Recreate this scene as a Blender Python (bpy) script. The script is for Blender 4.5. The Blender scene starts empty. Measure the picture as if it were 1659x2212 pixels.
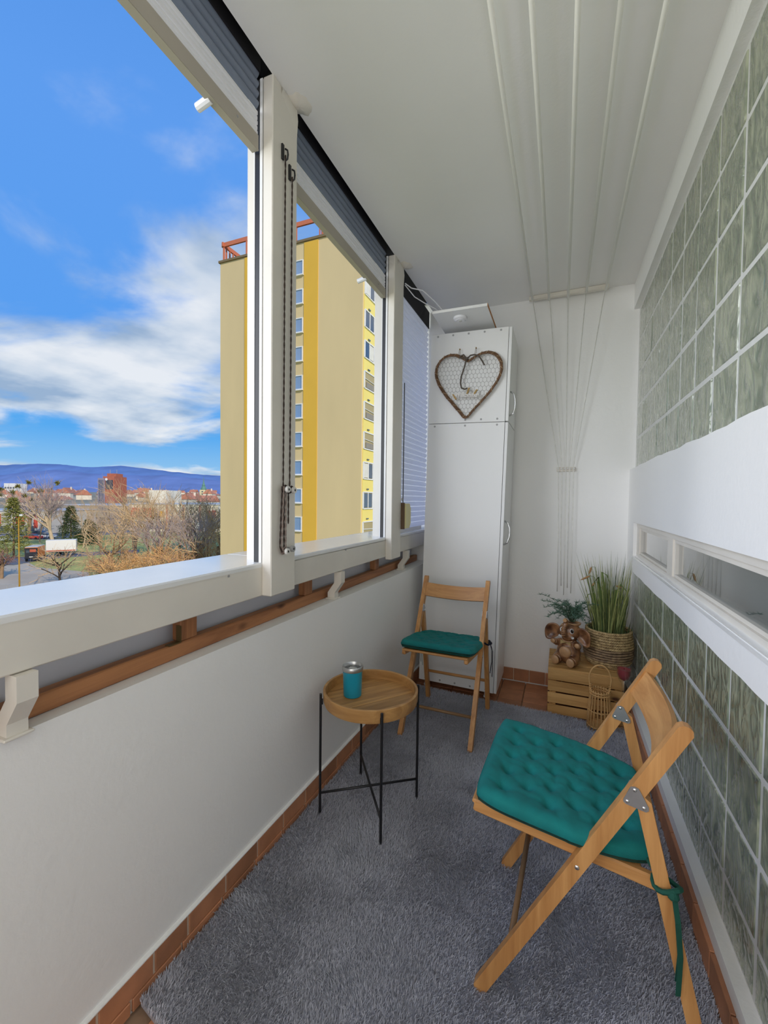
import bpy, bmesh, math, random
import numpy as np
from mathutils import Vector, Matrix, Euler, noise as mnoise
random.seed(7)
PI = math.pi
scene = bpy.context.scene
COL = scene.collection
V = Vector

# ------------------------------------------------------------------ camera
CAM = V((0.0, 0.0, 1.27)); FPX = 924.33; CX, CY = 829.5, 1106.0
def cam_axes(yaw=.39213, pitch=.0298, roll=-.01174):
    fwd = V((-math.sin(yaw)*math.cos(pitch), math.cos(yaw)*math.cos(pitch), -math.sin(pitch)))
    r0 = V((math.cos(yaw), math.sin(yaw), 0)); d0 = fwd.cross(r0)
    right = r0*math.cos(roll) + d0*math.sin(roll)
    down = d0*math.cos(roll) - r0*math.sin(roll)
    return right, down, fwd
RT, DN, FW = cam_axes()
cam_data = bpy.data.cameras.new('camera')
cam = bpy.data.objects.new('camera', cam_data); COL.objects.link(cam)
cam_data.sensor_fit = 'HORIZONTAL'; cam_data.sensor_width = 36.0
cam_data.lens = 36.0*FPX/1659.0
cam_data.clip_start = 0.02; cam_data.clip_end = 12000
m = Matrix((( RT.x, -DN.x, -FW.x, CAM.x), (RT.y, -DN.y, -FW.y, CAM.y), (RT.z, -DN.z, -FW.z, CAM.z), (0, 0, 0, 1)))
cam.matrix_world = m
scene.camera = cam

def ray(px, py): return RT*(px-CX) + DN*(py-CY) + FW*FPX
def at(px, py, depth): return CAM + ray(px, py)*(depth/FPX)          # a point this many metres away
def on_z(px, py, z): r = ray(px, py); return CAM + r*((z-CAM.z)/r.z)

# ------------------------------------------------------------------ view, world, sun
scene.view_settings.view_transform = 'Standard'
scene.view_settings.look = 'None'
scene.view_settings.exposure = 0.0
scene.view_settings.gamma = 1.0
scene.view_settings.use_curve_mapping = False
scene.cycles.max_bounces = 12
scene.cycles.diffuse_bounces = 8
scene.cycles.glossy_bounces = 4
scene.cycles.transparent_max_bounces = 12
scene.cycles.sample_clamp_indirect = 6.0
scene.cycles.caustics_reflective = False
scene.cycles.caustics_refractive = False

def lin(h):
    if isinstance(h, str):
        c = [int(h[i:i+2], 16)/255 for i in (0, 2, 4)]
        return tuple((x/12.92 if x <= .04045 else ((x+.055)/1.055)**2.4) for x in c) + (1.0,)
    return tuple(h)[:3] + (1.0,)

world = bpy.data.worlds.new('sky'); scene.world = world
world.use_nodes = True
def build_sky(strength=1.0):
    nt = world.node_tree; N = nt.nodes; L = nt.links
    N.clear()
    def node(t, **k):
        n = N.new(t)
        for a, b in k.items(): setattr(n, a, b)
        return n
    def ma(op, a, b=None, clamp=False):
        n = node('ShaderNodeMath', operation=op, use_clamp=clamp)
        for i, x in enumerate((a, b)):
            if x is None: continue
            if isinstance(x, (int, float)): n.inputs[i].default_value = x
            else: L.new(x, n.inputs[i])
        return n.outputs[0]
    def ramp(fac, stops):
        n = node('ShaderNodeValToRGB'); L.new(fac, n.inputs[0])
        e = n.color_ramp.elements
        while len(e) < len(stops): e.new(.5)
        for i, (p, c) in enumerate(stops): e[i].position = p; e[i].color = lin(c)
        return n.outputs[0]
    def mix(f, a, b):
        n = node('ShaderNodeMix', data_type='RGBA'); L.new(f, n.inputs[0]); L.new(a, n.inputs[6]); L.new(b, n.inputs[7]); return n.outputs[2]
    tc = node('ShaderNodeTexCoord'); sep = node('ShaderNodeSeparateXYZ')
    L.new(tc.outputs['Generated'], sep.inputs[0])
    z = ma('MAXIMUM', sep.outputs[2], 0.0)
    base = ramp(z, [(0.0, 'b9d6ee'), (.05, '8fc4ee'), (.13, '58aaf0'), (.30, '5a9ff0'), (.60, '5f9dee'), (1.0, '4a86da')])
    # clouds on a plane overhead: direction / height
    den = ma('ADD', z, .14)
    cmb = node('ShaderNodeCombineXYZ')
    L.new(ma('DIVIDE', sep.outputs[0], den), cmb.inputs[0]); L.new(ma('DIVIDE', sep.outputs[1], den), cmb.inputs[1])
    mp = node('ShaderNodeMapping'); L.new(cmb.outputs[0], mp.inputs[0])
    mp.inputs['Location'].default_value = (4.3, .6, 0); mp.inputs['Rotation'].default_value = (0, 0, .5); mp.inputs['Scale'].default_value = (.80, 1.0, 1)
    n1 = node('ShaderNodeTexNoise', noise_dimensions='2D'); L.new(mp.outputs[0], n1.inputs['Vector'])
    n1.inputs['Scale'].default_value = 1.25; n1.inputs['Detail'].default_value = 7.0; n1.inputs['Roughness'].default_value = .52; n1.inputs['Distortion'].default_value = .25
    # more cloud towards the horizon, open blue higher up
    cover = ramp(z, [(0.0, (.60, .60, .60)), (.04, (.70, .70, .70)), (.09, (.58, .58, .58)), (.16, (.72, .72, .72)), (.40, (.66, .66, .66)), (.56, (.47, .47, .47)), (.80, (.42, .42, .42))])
    dens = ma('ADD', n1.outputs[0], ma('SUBTRACT', cover, .5))
    mask = node('ShaderNodeMapRange', interpolation_type='SMOOTHSTEP'); L.new(dens, mask.inputs[0])
    mask.inputs[1].default_value = .55; mask.inputs[2].default_value = .78
    mask_o = ma('MULTIPLY', mask.outputs[0], .92)
    mp2 = node('ShaderNodeMapping'); L.new(cmb.outputs[0], mp2.inputs[0]); mp2.inputs['Location'].default_value = (8.3, 2.2, 0)
    n2 = node('ShaderNodeTexNoise', noise_dimensions='2D'); L.new(mp2.outputs[0], n2.inputs['Vector'])
    n2.inputs['Scale'].default_value = 1.7; n2.inputs['Detail'].default_value = 5.0
    cc = ramp(n2.outputs[0], [(.34, '9db4cf'), (.50, 'cfdae6'), (.66, 'eef1f4')])
    sky = mix(mask_o, base, cc)
    # below the horizon the world is hidden by the ground
    bg = node('ShaderNodeBackground'); L.new(sky, bg.inputs[0]); bg.inputs[1].default_value = strength
    out = node('ShaderNodeOutputWorld'); L.new(bg.outputs[0], out.inputs[0])
build_sky(1.0)

sun_d = bpy.data.lights.new('sun', 'SUN'); sun_d.energy = 3.1; sun_d.angle = math.radians(.6); sun_d.color = (1.0, .90, .74)
sun = bpy.data.objects.new('sun', sun_d); COL.objects.link(sun)
sun.rotation_euler = V((-.74, .50, -.45)).to_track_quat('-Z', 'Y').to_euler()

# unseen fill lamp added behind the camera to brighten the balcony
ad = bpy.data.lights.new('doorway_light', 'AREA'); ad.shape = 'RECTANGLE'; ad.size = 1.3; ad.size_y = 2.1; ad.energy = 16; ad.color = (1.0, .97, .93)
al = bpy.data.objects.new('doorway_light', ad); COL.objects.link(al)
al.location = (-.28, -1.45, 1.45); al.rotation_euler = (math.radians(90), 0, 0)

# unseen broad lamp added outside the near opening to strengthen the window light
wd = bpy.data.lights.new('window_daylight', 'AREA'); wd.shape = 'RECTANGLE'; wd.size = 3.0; wd.size_y = 2.6; wd.energy = 110; wd.color = (.97, .98, 1.0)
wl = bpy.data.objects.new('window_daylight', wd); COL.objects.link(wl)
wl.location = (-2.9, -.85, 2.15); wl.rotation_euler = V((3.2, 2.2, -1.05)).to_track_quat('-Z', 'Y').to_euler()

# ------------------------------------------------------------------ materials
MATS = {}
def new_mat(name):
    mt = bpy.data.materials.new(name); mt.use_nodes = True
    nt = mt.node_tree; b = nt.nodes['Principled BSDF']
    return mt, nt, b
def set_in(b, k, v):
    if k in b.inputs: b.inputs[k].default_value = v
def add_bump(nt, b, vec, scale, strength, dist=.01, detail=4, rough=.55, distortion=0.0):
    n = nt.nodes.new('ShaderNodeTexNoise'); n.inputs['Scale'].default_value = scale; n.inputs['Detail'].default_value = detail
    n.inputs['Roughness'].default_value = rough; n.inputs['Distortion'].default_value = distortion
    nt.links.new(vec, n.inputs['Vector'])
    bp = nt.nodes.new('ShaderNodeBump'); bp.inputs['Strength'].default_value = strength; bp.inputs['Distance'].default_value = dist
    nt.links.new(n.outputs[0], bp.inputs['Height']); nt.links.new(bp.outputs[0], b.inputs['Normal'])
    return bp
def paint(name, col, rough=.6, vary=.06, vscale=3.0, bump=0.0, bscale=60, metal=0.0, spec=.5, per_obj=0.0, stretch=None, dist=.004, coat=0.0):
    """plain surface with a faint mottling, optional relief and a per-object shift"""
    if name in MATS: return MATS[name]
    mt, nt, b = new_mat(name); c = lin(col)
    set_in(b, 'Roughness', rough); set_in(b, 'Metallic', metal); set_in(b, 'Specular IOR Level', spec); set_in(b, 'Coat Weight', coat)
    tc = nt.nodes.new('ShaderNodeTexCoord'); vec = tc.outputs['Object']
    if stretch:
        mp = nt.nodes.new('ShaderNodeMapping'); mp.inputs['Scale'].default_value = stretch
        nt.links.new(vec, mp.inputs[0]); vec = mp.outputs[0]
    n = nt.nodes.new('ShaderNodeTexNoise'); n.inputs['Scale'].default_value = vscale; n.inputs['Detail'].default_value = 5
    nt.links.new(vec, n.inputs['Vector'])
    r = nt.nodes.new('ShaderNodeValToRGB'); nt.links.new(n.outputs[0], r.inputs[0])
    r.color_ramp.elements[0].position = .3; r.color_ramp.elements[1].position = .7
    r.color_ramp.elements[0].color = tuple(x*(1-vary) for x in c[:3])+(1,)
    r.color_ramp.elements[1].color = tuple(min(1, x*(1+vary)) for x in c[:3])+(1,)
    out = r.outputs[0]
    if per_obj:
        oi = nt.nodes.new('ShaderNodeObjectInfo'); hs = nt.nodes.new('ShaderNodeHueSaturation')
        mr = nt.nodes.new('ShaderNodeMapRange'); mr.inputs[3].default_value = 1-per_obj; mr.inputs[4].default_value = 1+per_obj
        nt.links.new(oi.outputs['Random'], mr.inputs[0]); nt.links.new(mr.outputs[0], hs.inputs['Value'])
        nt.links.new(out, hs.inputs['Color']); out = hs.outputs[0]
    nt.links.new(out, b.inputs['Base Color'])
    if bump: add_bump(nt, b, vec, bscale, bump, dist)
    MATS[name] = mt; return mt
def wood(name, dark, light, axis='X', scale=1.0, rough=.5, per_obj=.06, knots=False):
    if name in MATS: return MATS[name]
    mt, nt, b = new_mat(name); set_in(b, 'Roughness', rough)
    tc = nt.nodes.new('ShaderNodeTexCoord'); mp = nt.nodes.new('ShaderNodeMapping'); nt.links.new(tc.outputs['Object'], mp.inputs[0])
    s = {'X': (3, 42, 42), 'Y': (42, 3, 42), 'Z': (42, 42, 3)}[axis]
    mp.inputs['Scale'].default_value = tuple(q*scale for q in s)
    oi = nt.nodes.new('ShaderNodeObjectInfo'); mu = nt.nodes.new('ShaderNodeVectorMath'); mu.operation = 'ADD'
    sc = nt.nodes.new('ShaderNodeMath'); sc.operation = 'MULTIPLY'; sc.inputs[1].default_value = 37.0; nt.links.new(oi.outputs['Random'], sc.inputs[0])
    nt.links.new(mp.outputs[0], mu.inputs[0]); nt.links.new(sc.outputs[0], mu.inputs[1])
    n = nt.nodes.new('ShaderNodeTexNoise'); n.inputs['Scale'].default_value = 1.0; n.inputs['Detail'].default_value = 6; n.inputs['Roughness'].default_value = .6; n.inputs['Distortion'].default_value = .6
    nt.links.new(mu.outputs[0], n.inputs['Vector'])
    r = nt.nodes.new('ShaderNodeValToRGB'); nt.links.new(n.outputs[0], r.inputs[0])
    e = r.color_ramp.elements; e[0].position = .30; e[0].color = lin(dark); e[1].position = .68; e[1].color = lin(light)
    out = r.outputs[0]
    if knots:
        mpk = nt.nodes.new('ShaderNodeMapping'); nt.links.new(tc.outputs['Object'], mpk.inputs[0])
        mpk.inputs['Scale'].default_value = {'X': (4.5, 9, 9), 'Y': (9, 4.5, 9), 'Z': (9, 9, 4.5)}[axis]
        vo = nt.nodes.new('ShaderNodeTexVoronoi'); vo.inputs['Scale'].default_value = 1.0; nt.links.new(mpk.outputs[0], vo.inputs['Vector'])
        kr = nt.nodes.new('ShaderNodeValToRGB'); nt.links.new(vo.outputs['Distance'], kr.inputs[0])
        kr.color_ramp.elements[0].position = .05; kr.color_ramp.elements[0].color = (.16, .10, .07, 1); kr.color_ramp.elements[1].position = .16; kr.color_ramp.elements[1].color = (1, 1, 1, 1)
        mx = nt.nodes.new('ShaderNodeMix'); mx.data_type = 'RGBA'; mx.blend_type = 'MULTIPLY'; mx.inputs[0].default_value = 1.0
        nt.links.new(out, mx.inputs[6]); nt.links.new(kr.outputs[0], mx.inputs[7]); out = mx.outputs[2]
    hs = nt.nodes.new('ShaderNodeHueSaturation'); mr = nt.nodes.new('ShaderNodeMapRange'); mr.inputs[3].default_value = 1-per_obj; mr.inputs[4].default_value = 1+per_obj
    nt.links.new(oi.outputs['Random'], mr.inputs[0]); nt.links.new(mr.outputs[0], hs.inputs['Value']); nt.links.new(out, hs.inputs['Color'])
    nt.links.new(hs.outputs[0], b.inputs['Base Color'])
    bp = nt.nodes.new('ShaderNodeBump'); bp.inputs['Strength'].default_value = .12; bp.inputs['Distance'].default_value = .002
    nt.links.new(n.outputs[0], bp.inputs['Height']); nt.links.new(bp.outputs[0], b.inputs['Normal'])
    MATS[name] = mt; return mt
def glass_mat(name, tint=(1, 1, 1), refl=1.0):
    """clear sheet glass: mirror by the Fresnel law over a clear body"""
    if name in MATS: return MATS[name]
    mt, nt, b = new_mat(name); nt.nodes.remove(b)
    out = nt.nodes['Material Output']
    tr = nt.nodes.new('ShaderNodeBsdfTransparent'); tr.inputs[0].default_value = lin(tint)
    gl = nt.nodes.new('ShaderNodeBsdfGlossy'); gl.inputs['Roughness'].default_value = .02
    lw = nt.nodes.new('ShaderNodeLayerWeight'); lw.inputs[0].default_value = .5; pw = nt.nodes.new('ShaderNodeMath'); pw.operation = 'POWER'; pw.inputs[1].default_value = 4.0; nt.links.new(lw.outputs['Facing'], pw.inputs[0])
    fr = nt.nodes.new('ShaderNodeMath'); fr.operation = 'MULTIPLY_ADD'; fr.inputs[1].default_value = .9; fr.inputs[2].default_value = .045; nt.links.new(pw.outputs[0], fr.inputs[0])
    mu = nt.nodes.new('ShaderNodeMath'); mu.operation = 'MULTIPLY'; mu.use_clamp = True; mu.inputs[1].default_value = refl; nt.links.new(fr.outputs[0], mu.inputs[0])
    mx = nt.nodes.new('ShaderNodeMixShader'); nt.links.new(mu.outputs[0], mx.inputs[0]); nt.links.new(tr.outputs[0], mx.inputs[1]); nt.links.new(gl.outputs[0], mx.inputs[2])
    nt.links.new(mx.outputs[0], out.inputs[0])
    MATS[name] = mt; return mt

M_WALL = paint('white_wall_paint', (.86, .855, .845), .75, .02, 1.5, .35, 55, dist=.003)
M_CEIL = paint('white_ceiling_paint', (.86, .85, .84), .8, .03, 1.2, .12, 60)
M_TRIM = paint('cream_gloss_paint', (.74, .70, .63), .38, .05, 4, .12, 35)
M_SILL = paint('glossy_white_sill_paint', (.80, .80, .79), .22, .03, 5, .03, 40, coat=.3)
M_PANEL = paint('grey_white_panel', (.62, .63, .68), .5, .03, 3)
M_DARK = paint('black_shutter_cavity', (.012, .011, .014), .8, .1)  # shade inside the shutter slot is put in as black
M_BLACK = paint('black_metal', (.010, .010, .012), .42, .1)
M_SLAT = paint('white_plastic_slat', (.80, .80, .84), .45, .02)
def translucent_slat():
    mt, nt, b = new_mat('white_translucent_slat'); set_in(b, 'Base Color', (.82, .82, .87, 1)); set_in(b, 'Roughness', .45)
    tr = nt.nodes.new('ShaderNodeBsdfTranslucent'); tr.inputs[0].default_value = (.86, .86, .93, 1)
    mx = nt.nodes.new('ShaderNodeMixShader'); mx.inputs[0].default_value = .62
    nt.links.new(b.outputs[0], mx.inputs[1]); nt.links.new(tr.outputs[0], mx.inputs[2]); nt.links.new(mx.outputs[0], nt.nodes['Material Output'].inputs[0])
    return mt
M_SLATT = translucent_slat()
M_SLATB = paint('blue_grey_plastic_slat', (.20, .235, .31), .5, .03, 6)  # shade on the raised curtains is put into this slat colour
M_BAR = paint('beige_metal_bar', (.42, .38, .32), .5, .05)
M_MELA = paint('white_melamine', (.80, .80, .80), .33, .015, 2)
M_EDGE = paint('grey_panel_edge', (.55, .55, .52), .5)
M_CAP = paint('grey_screw_cap', (.36, .36, .36), .5)
M_CHROME = paint('brushed_chrome', (.75, .75, .76), .22, .02, metal=1.0)
M_STEEL = paint('zinc_plate', (.42, .44, .47), .38, .06, 30, metal=.85)
M_RIVET = paint('rivet_steel', (.75, .75, .75), .25, metal=1.0)
M_RAIL = wood('varnished_pine_rail', '845234', 'bb8154', 'Y', .8, .55, .04, knots=True)
M_RAILZ = wood('varnished_pine_block', '80502f', 'b0774c', 'Z', .8, .55, .04)
M_BEX = wood('beech_across', 'a8713c', 'cf9a5f', 'X', .8, .42)
M_BEY = wood('beech_along', 'a8713c', 'cf9a5f', 'Y', .8, .42)
M_BEZ = wood('beech_upright', 'a8713c', 'cf9a5f', 'Z', .8, .42)
M_DOWEL = wood('dowel_wood', '6e5138', '99764f', 'X', .8, .5)
M_ACX = wood('acacia_tray_board', '8f6435', 'cb9a5c', 'Y', .9, .45, .22)
M_ACR = wood('acacia_tray_rim', '9a6c3a', 'cb9c60', 'X', .5, .45, .03)
M_CRATE = wood('raw_pine_crate', 'ab7c40', 'dcae6f', 'X', .7, .65, .10, knots=True)
M_CRATEZ = wood('raw_pine_post', 'a87a3e', 'd6a86a', 'Z', .7, .65, .10)
M_TILE = paint('terracotta_tile', 'b27a58', .55, .16, 14, .25, 60, per_obj=.20)
M_GROUT = paint('pale_grout', '9c8068', .85, .1, 20)
M_TEAL = paint('teal_cotton', '00726f', .88, .13, 18, .30, 420, dist=.002)
M_TIE = paint('dark_green_tape', '0b4a3c', .85, .1, 30)
M_NAVY = paint('navy_tape', '10182c', .85, .1, 30)
M_CUP = paint('turquoise_enamel', '1193ae', .35, .03, coat=.3)
M_ROPE = paint('white_cord', (.82, .81, .77), .7, .08, 40)
M_RODS = paint('white_plastic_rod', (.88, .87, .82), .4, .02)
M_CREAM = paint('cream_plastic', 'd8cf9c', .45, .03)
M_RATTAN = paint('rattan_cane', 'd2a66c', .55, .15, 30, .2, 90)
M_RATD = paint('dark_twig', '6a4c34', .7, .30, 40, .4, 120)
M_TWIGL = paint('light_twig_binding', 'b29877', .7, .15, 40)
M_ELE = None

# mottled brown glaze for the figurine
def fig_mat():
    mt, nt, b = new_mat('brown_glazed_clay'); set_in(b, 'Roughness', .32); set_in(b, 'Coat Weight', .3)
    tc = nt.nodes.new('ShaderNodeTexCoord')
    n = nt.nodes.new('ShaderNodeTexNoise'); n.inputs['Scale'].default_value = 26; n.inputs['Detail'].default_value = 3; nt.links.new(tc.outputs['Object'], n.inputs['Vector'])
    r = nt.nodes.new('ShaderNodeValToRGB'); nt.links.new(n.outputs[0], r.inputs[0])
    e = r.color_ramp.elements; e[0].position = .33; e[0].color = lin('4f2e1e'); e[1].position = .66; e[1].color = lin('a5764f')
    nt.links.new(r.outputs[0], b.inputs['Base Color'])
    return mt
M_ELE = fig_mat()
M_ELEL = paint('pale_glazed_clay', 'b98f66', .35, .12, 30)

def rope_mat(name, c1, c2):
    mt, nt, b = new_mat(name); set_in(b, 'Roughness', .75)
    tc = nt.nodes.new('ShaderNodeTexCoord')
    w = nt.nodes.new('ShaderNodeTexNoise'); w.inputs['Scale'].default_value = 55; w.inputs['Detail'].default_value = 3; nt.links.new(tc.outputs['Object'], w.inputs['Vector'])
    r = nt.nodes.new('ShaderNodeValToRGB'); nt.links.new(w.outputs[0], r.inputs[0])
    e = r.color_ramp.elements; e[0].position = .3; e[0].color = lin(c1); e[1].position = .7; e[1].color = lin(c2)
    nt.links.new(r.outputs[0], b.inputs['Base Color']); return mt
M_SEAG = rope_mat('seagrass_rope', '8d744e', 'cfb585')
M_SEAGD = rope_mat('dark_seagrass_rope', '705b47', 'ab8f6d')

def block_mat():
    """pressed wavy glass: green tinted, glossy, with rippled relief"""
    mt, nt, b = new_mat('wavy_green_glass'); set_in(b, 'Roughness', .09); set_in(b, 'Specular IOR Level', .9); set_in(b, 'Coat Weight', .4); set_in(b, 'Coat Roughness', .05)
    tc = nt.nodes.new('ShaderNodeTexCoord'); oi = nt.nodes.new('ShaderNodeObjectInfo')
    ad_ = nt.nodes.new('ShaderNodeVectorMath'); ad_.operation = 'ADD'
    sc = nt.nodes.new('ShaderNodeMath'); sc.operation = 'MULTIPLY'; sc.inputs[1].default_value = 9.0; nt.links.new(oi.outputs['Random'], sc.inputs[0])
    nt.links.new(tc.outputs['Object'], ad_.inputs[0]); nt.links.new(sc.outputs[0], ad_.inputs[1])
    mp = nt.nodes.new('ShaderNodeMapping'); mp.inputs['Scale'].default_value = (8, 13, 6); mp.inputs['Rotation'].default_value = (.35, 0, 0); nt.links.new(ad_.outputs[0], mp.inputs[0])
    n = nt.nodes.new('ShaderNodeTexNoise'); n.inputs['Scale'].default_value = 1.4; n.inputs['Detail'].default_value = 1.5; n.inputs['Distortion'].default_value = 2.2
    nt.links.new(mp.outputs[0], n.inputs['Vector'])
    r = nt.nodes.new('ShaderNodeValToRGB'); nt.links.new(n.outputs[0], r.inputs[0])
    e = r.color_ramp.elements; e[0].position = .30; e[0].color = lin('6c7866'); e[1].position = .72; e[1].color = lin('a9ae95')
    nt.links.new(r.outputs[0], b.inputs['Base Color'])
    bp = nt.nodes.new('ShaderNodeBump'); bp.inputs['Strength'].default_value = .55; bp.inputs['Distance'].default_value = .02
    nt.links.new(n.outputs[0], bp.inputs['Height']); nt.links.new(bp.outputs[0], b.inputs['Normal'])
    return mt
M_BLOCK = block_mat()

# ------------------------------------------------------------------ mesh helper
class MB:
    def __init__(s): s.v = []; s.f = []
    def add(s, vs, fs):
        o = len(s.v); s.v += [tuple(p) for p in vs]; s.f += [tuple(i+o for i in q) for q in fs]; return s
    def box(s, c, size, rot=None, bev=0.0):
        hx, hy, hz = (q/2 for q in size); R = Euler(rot).to_matrix() if rot is not None and not isinstance(rot, Matrix) else rot
        if bev <= 0:
            vs = [V((x, y, z)) for x in (-hx, hx) for y in (-hy, hy) for z in (-hz, hz)]
            fs = [(0, 1, 3, 2), (4, 6, 7, 5), (0, 4, 5, 1), (2, 3, 7, 6), (0, 2, 6, 4), (1, 5, 7, 3)]
        else:
            bm = bmesh.new(); bmesh.ops.create_cube(bm, size=1.0)
            for q in bm.verts: q.co = V((q.co.x*2*hx, q.co.y*2*hy, q.co.z*2*hz))
            bmesh.ops.bevel(bm, geom=list(bm.edges), offset=min(bev, hx*.9, hy*.9, hz*.9), segments=1, affect='EDGES', profile=.5)
            bm.verts.index_update(); vs = [q.co.copy() for q in bm.verts]; fs = [tuple(q.index for q in f.verts) for f in bm.faces]; bm.free()
        c = V(c)
        return s.add([(R @ p if R else p)+c for p in vs], fs)
    def bar(s, a, b, w, t, up=(0, 0, 1), bev=0.0):
        """rectangular bar from a to b; w across the 'side' axis, t across the other"""
        a, b = V(a), V(b); d = (b-a); l = d.length; d.normalize()
        side = d.cross(V(up))
        if side.length < 1e-5: side = d.cross(V((1, 0, 0)))
        side.normalize(); u = side.cross(d)
        R = Matrix((side, d, u)).transposed()
        return s.box((a+b)/2, (w, l, t), R, bev)
    def tube(s, pts, r, n=8, closed=False, caps=True):
        pts = [V(p) for p in pts]; k = len(pts)
        rs = r if isinstance(r, (list, tuple)) else [r]*k
        if closed: tans = [(pts[(i+1) % k]-pts[i-1]).normalized() for i in range(k)]
        else: tans = [(pts[min(i+1, k-1)]-pts[max(i-1, 0)]).normalized() for i in range(k)]
        ref = V((0, 0, 1)) if abs(tans[0].z) < .9 else V((1, 0, 0))
        nrm = tans[0].cross(ref).normalized(); vs = []
        for i, p in enumerate(pts):
            t = tans[i]; nrm = (nrm - t*nrm.dot(t))
            if nrm.length < 1e-6: nrm = t.orthogonal()
            nrm.normalize(); bi = t.cross(nrm)
            for j in range(n):
                a = 2*PI*j/n; vs.append(p + (nrm*math.cos(a)+bi*math.sin(a))*rs[i])
        fs = []
        for i in range(k if closed else k-1):
            i2 = (i+1) % k
            for j in range(n): fs.append((i*n+j, i*n+(j+1) % n, i2*n+(j+1) % n, i2*n+j))
        if not closed and caps:
            fs.append(tuple(range(n-1, -1, -1))); fs.append(tuple((k-1)*n+j for j in range(n)))
        return s.add(vs, fs)
    def lathe(s, prof, c=(0, 0, 0), n=32, a0=0.0, a1=2*PI):
        """prof: list of (r, z); revolved about z through c"""
        c = V(c); full = abs(a1-a0-2*PI) < 1e-6; m_ = n if full else n+1; vs = []
        for r, z in prof:
            for j in range(m_):
                a = a0+(a1-a0)*j/n; vs.append(c+V((r*math.cos(a), r*math.sin(a), z)))
        fs = []
        for i in range(len(prof)-1):
            for j in range(n):
                j2 = (j+1) % m_; fs.append((i*m_+j, i*m_+j2, (i+1)*m_+j2, (i+1)*m_+j))
        return s.add(vs, fs)
    def prism(s, poly, y0, y1, plane='XZ'):
        """polygon in the plane extruded along the third axis"""
        def P(a, b, h): return {'XZ': V((a, h, b)), 'XY': V((a, b, h)), 'YZ': V((h, a, b))}[plane]
        k = len(poly); vs = [P(a, b, y0) for a, b in poly]+[P(a, b, y1) for a, b in poly]
        fs = [tuple(range(k)), tuple(range(2*k-1, k-1, -1))]+[(i, k+i, k+(i+1) % k, (i+1) % k) for i in range(k)]
        return s.add(vs, fs)
    def sphere(s, c, r, n=12, m_=8, R=None):
        c = V(c); rr = V((r, r, r)) if isinstance(r, (int, float)) else V(r); vs = [V((0, 0, 1))]; fs = []
        for i in range(1, m_):
            t = PI*i/m_
            for j in range(n): vs.append(V((math.sin(t)*math.cos(2*PI*j/n), math.sin(t)*math.sin(2*PI*j/n), math.cos(t))))
        vs.append(V((0, 0, -1)))
        for j in range(n): fs.append((0, 1+j, 1+(j+1) % n))
        for i in range(m_-2):
            for j in range(n): fs.append((1+i*n+j, 1+(i+1)*n+j, 1+(i+1)*n+(j+1) % n, 1+i*n+(j+1) % n))
        l = len(vs)-1; o = 1+(m_-2)*n
        for j in range(n): fs.append((l, o+(j+1) % n, o+j))
        out = []
        for p in vs:
            p = V((p.x*rr.x, p.y*rr.y, p.z*rr.z)); out.append((R @ p if R else p)+c)
        return s.add(out, fs)
    def build(s, name, mat, parent=None, smooth=False, loc=None, sharp=None):
        me = bpy.data.meshes.new(name); me.from_pydata(s.v, [], s.f); me.update()
        bm = bmesh.new(); bm.from_mesh(me); bmesh.ops.recalc_face_normals(bm, faces=bm.faces); bm.to_mesh(me); bm.free()
        if smooth:
            for p in me.polygons: p.use_smooth = True
            if sharp: me.set_sharp_from_angle(angle=math.radians(sharp))
        me.materials.append(mat)
        o = bpy.data.objects.new(name, me); COL.objects.link(o)
        if parent: o.parent = parent
        if loc is not None: o.location = loc
        return o
def share(src, name, parent=None, loc=(0, 0, 0), rot=(0, 0, 0), scale=None):
    o = bpy.data.objects.new(name, src.data); COL.objects.link(o); o.parent = parent; o.location = loc; o.rotation_euler = rot
    if scale: o.scale = scale
    return o
def empty(name, loc=(0, 0, 0), rz=0.0):
    o = bpy.data.objects.new(name, None); COL.objects.link(o); o.location = loc; o.rotation_euler = (0, 0, rz); o.empty_display_size = .05; return o
def tag(o, label=None, cat=None, group=None, kind=None):
    if label: o['label'] = label
    if cat: o['category'] = cat
    if group: o['group'] = group
    if kind: o['kind'] = kind
    return o
def structure(o): o['kind'] = 'structure'; return o
def copy_tree(o, parent=None):
    c = o.copy(); COL.objects.link(c); c.parent = parent
    for ch in list(o.children): copy_tree(ch, c)
    return c

# ------------------------------------------------------------------ room shell
XW, XG, YB, ZC = .400, .430, 3.138, 2.65       # wall face, glass face, back wall, ceiling
YN = -1.6                                        # the balcony runs on behind the photographer
LA = math.radians(1.26)                          # the parapet runs slightly askew
def parapet_x(y): return -.965 + math.tan(LA)*(y-.6)

mb = MB(); mb.box((-.30, (YN+YB)/2, -.06), (1.60, YB-YN, .08)); floor = structure(mb.build('floor', M_GROUT))
# terracotta tiles where the carpet leaves them bare
tp = MB().box((0, 0, 0), (.147, .147, .012), bev=.002).build('tile', M_TILE, floor, loc=(-.825, .50, -.014))
for i in range(2):
    for j in range(3):
        if i or j: share(tp, 'tile', floor, (-.825+.152*i, .50+.152*j-.02*0, -.014))
for i in range(9):
    for j in range(3):
        share(tp, 'tile', floor, (-.885+.152*i, 2.755+.152*j, -.014+random.uniform(-.001, .001)), (0, 0, random.choice((0, PI/2, PI))))
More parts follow.
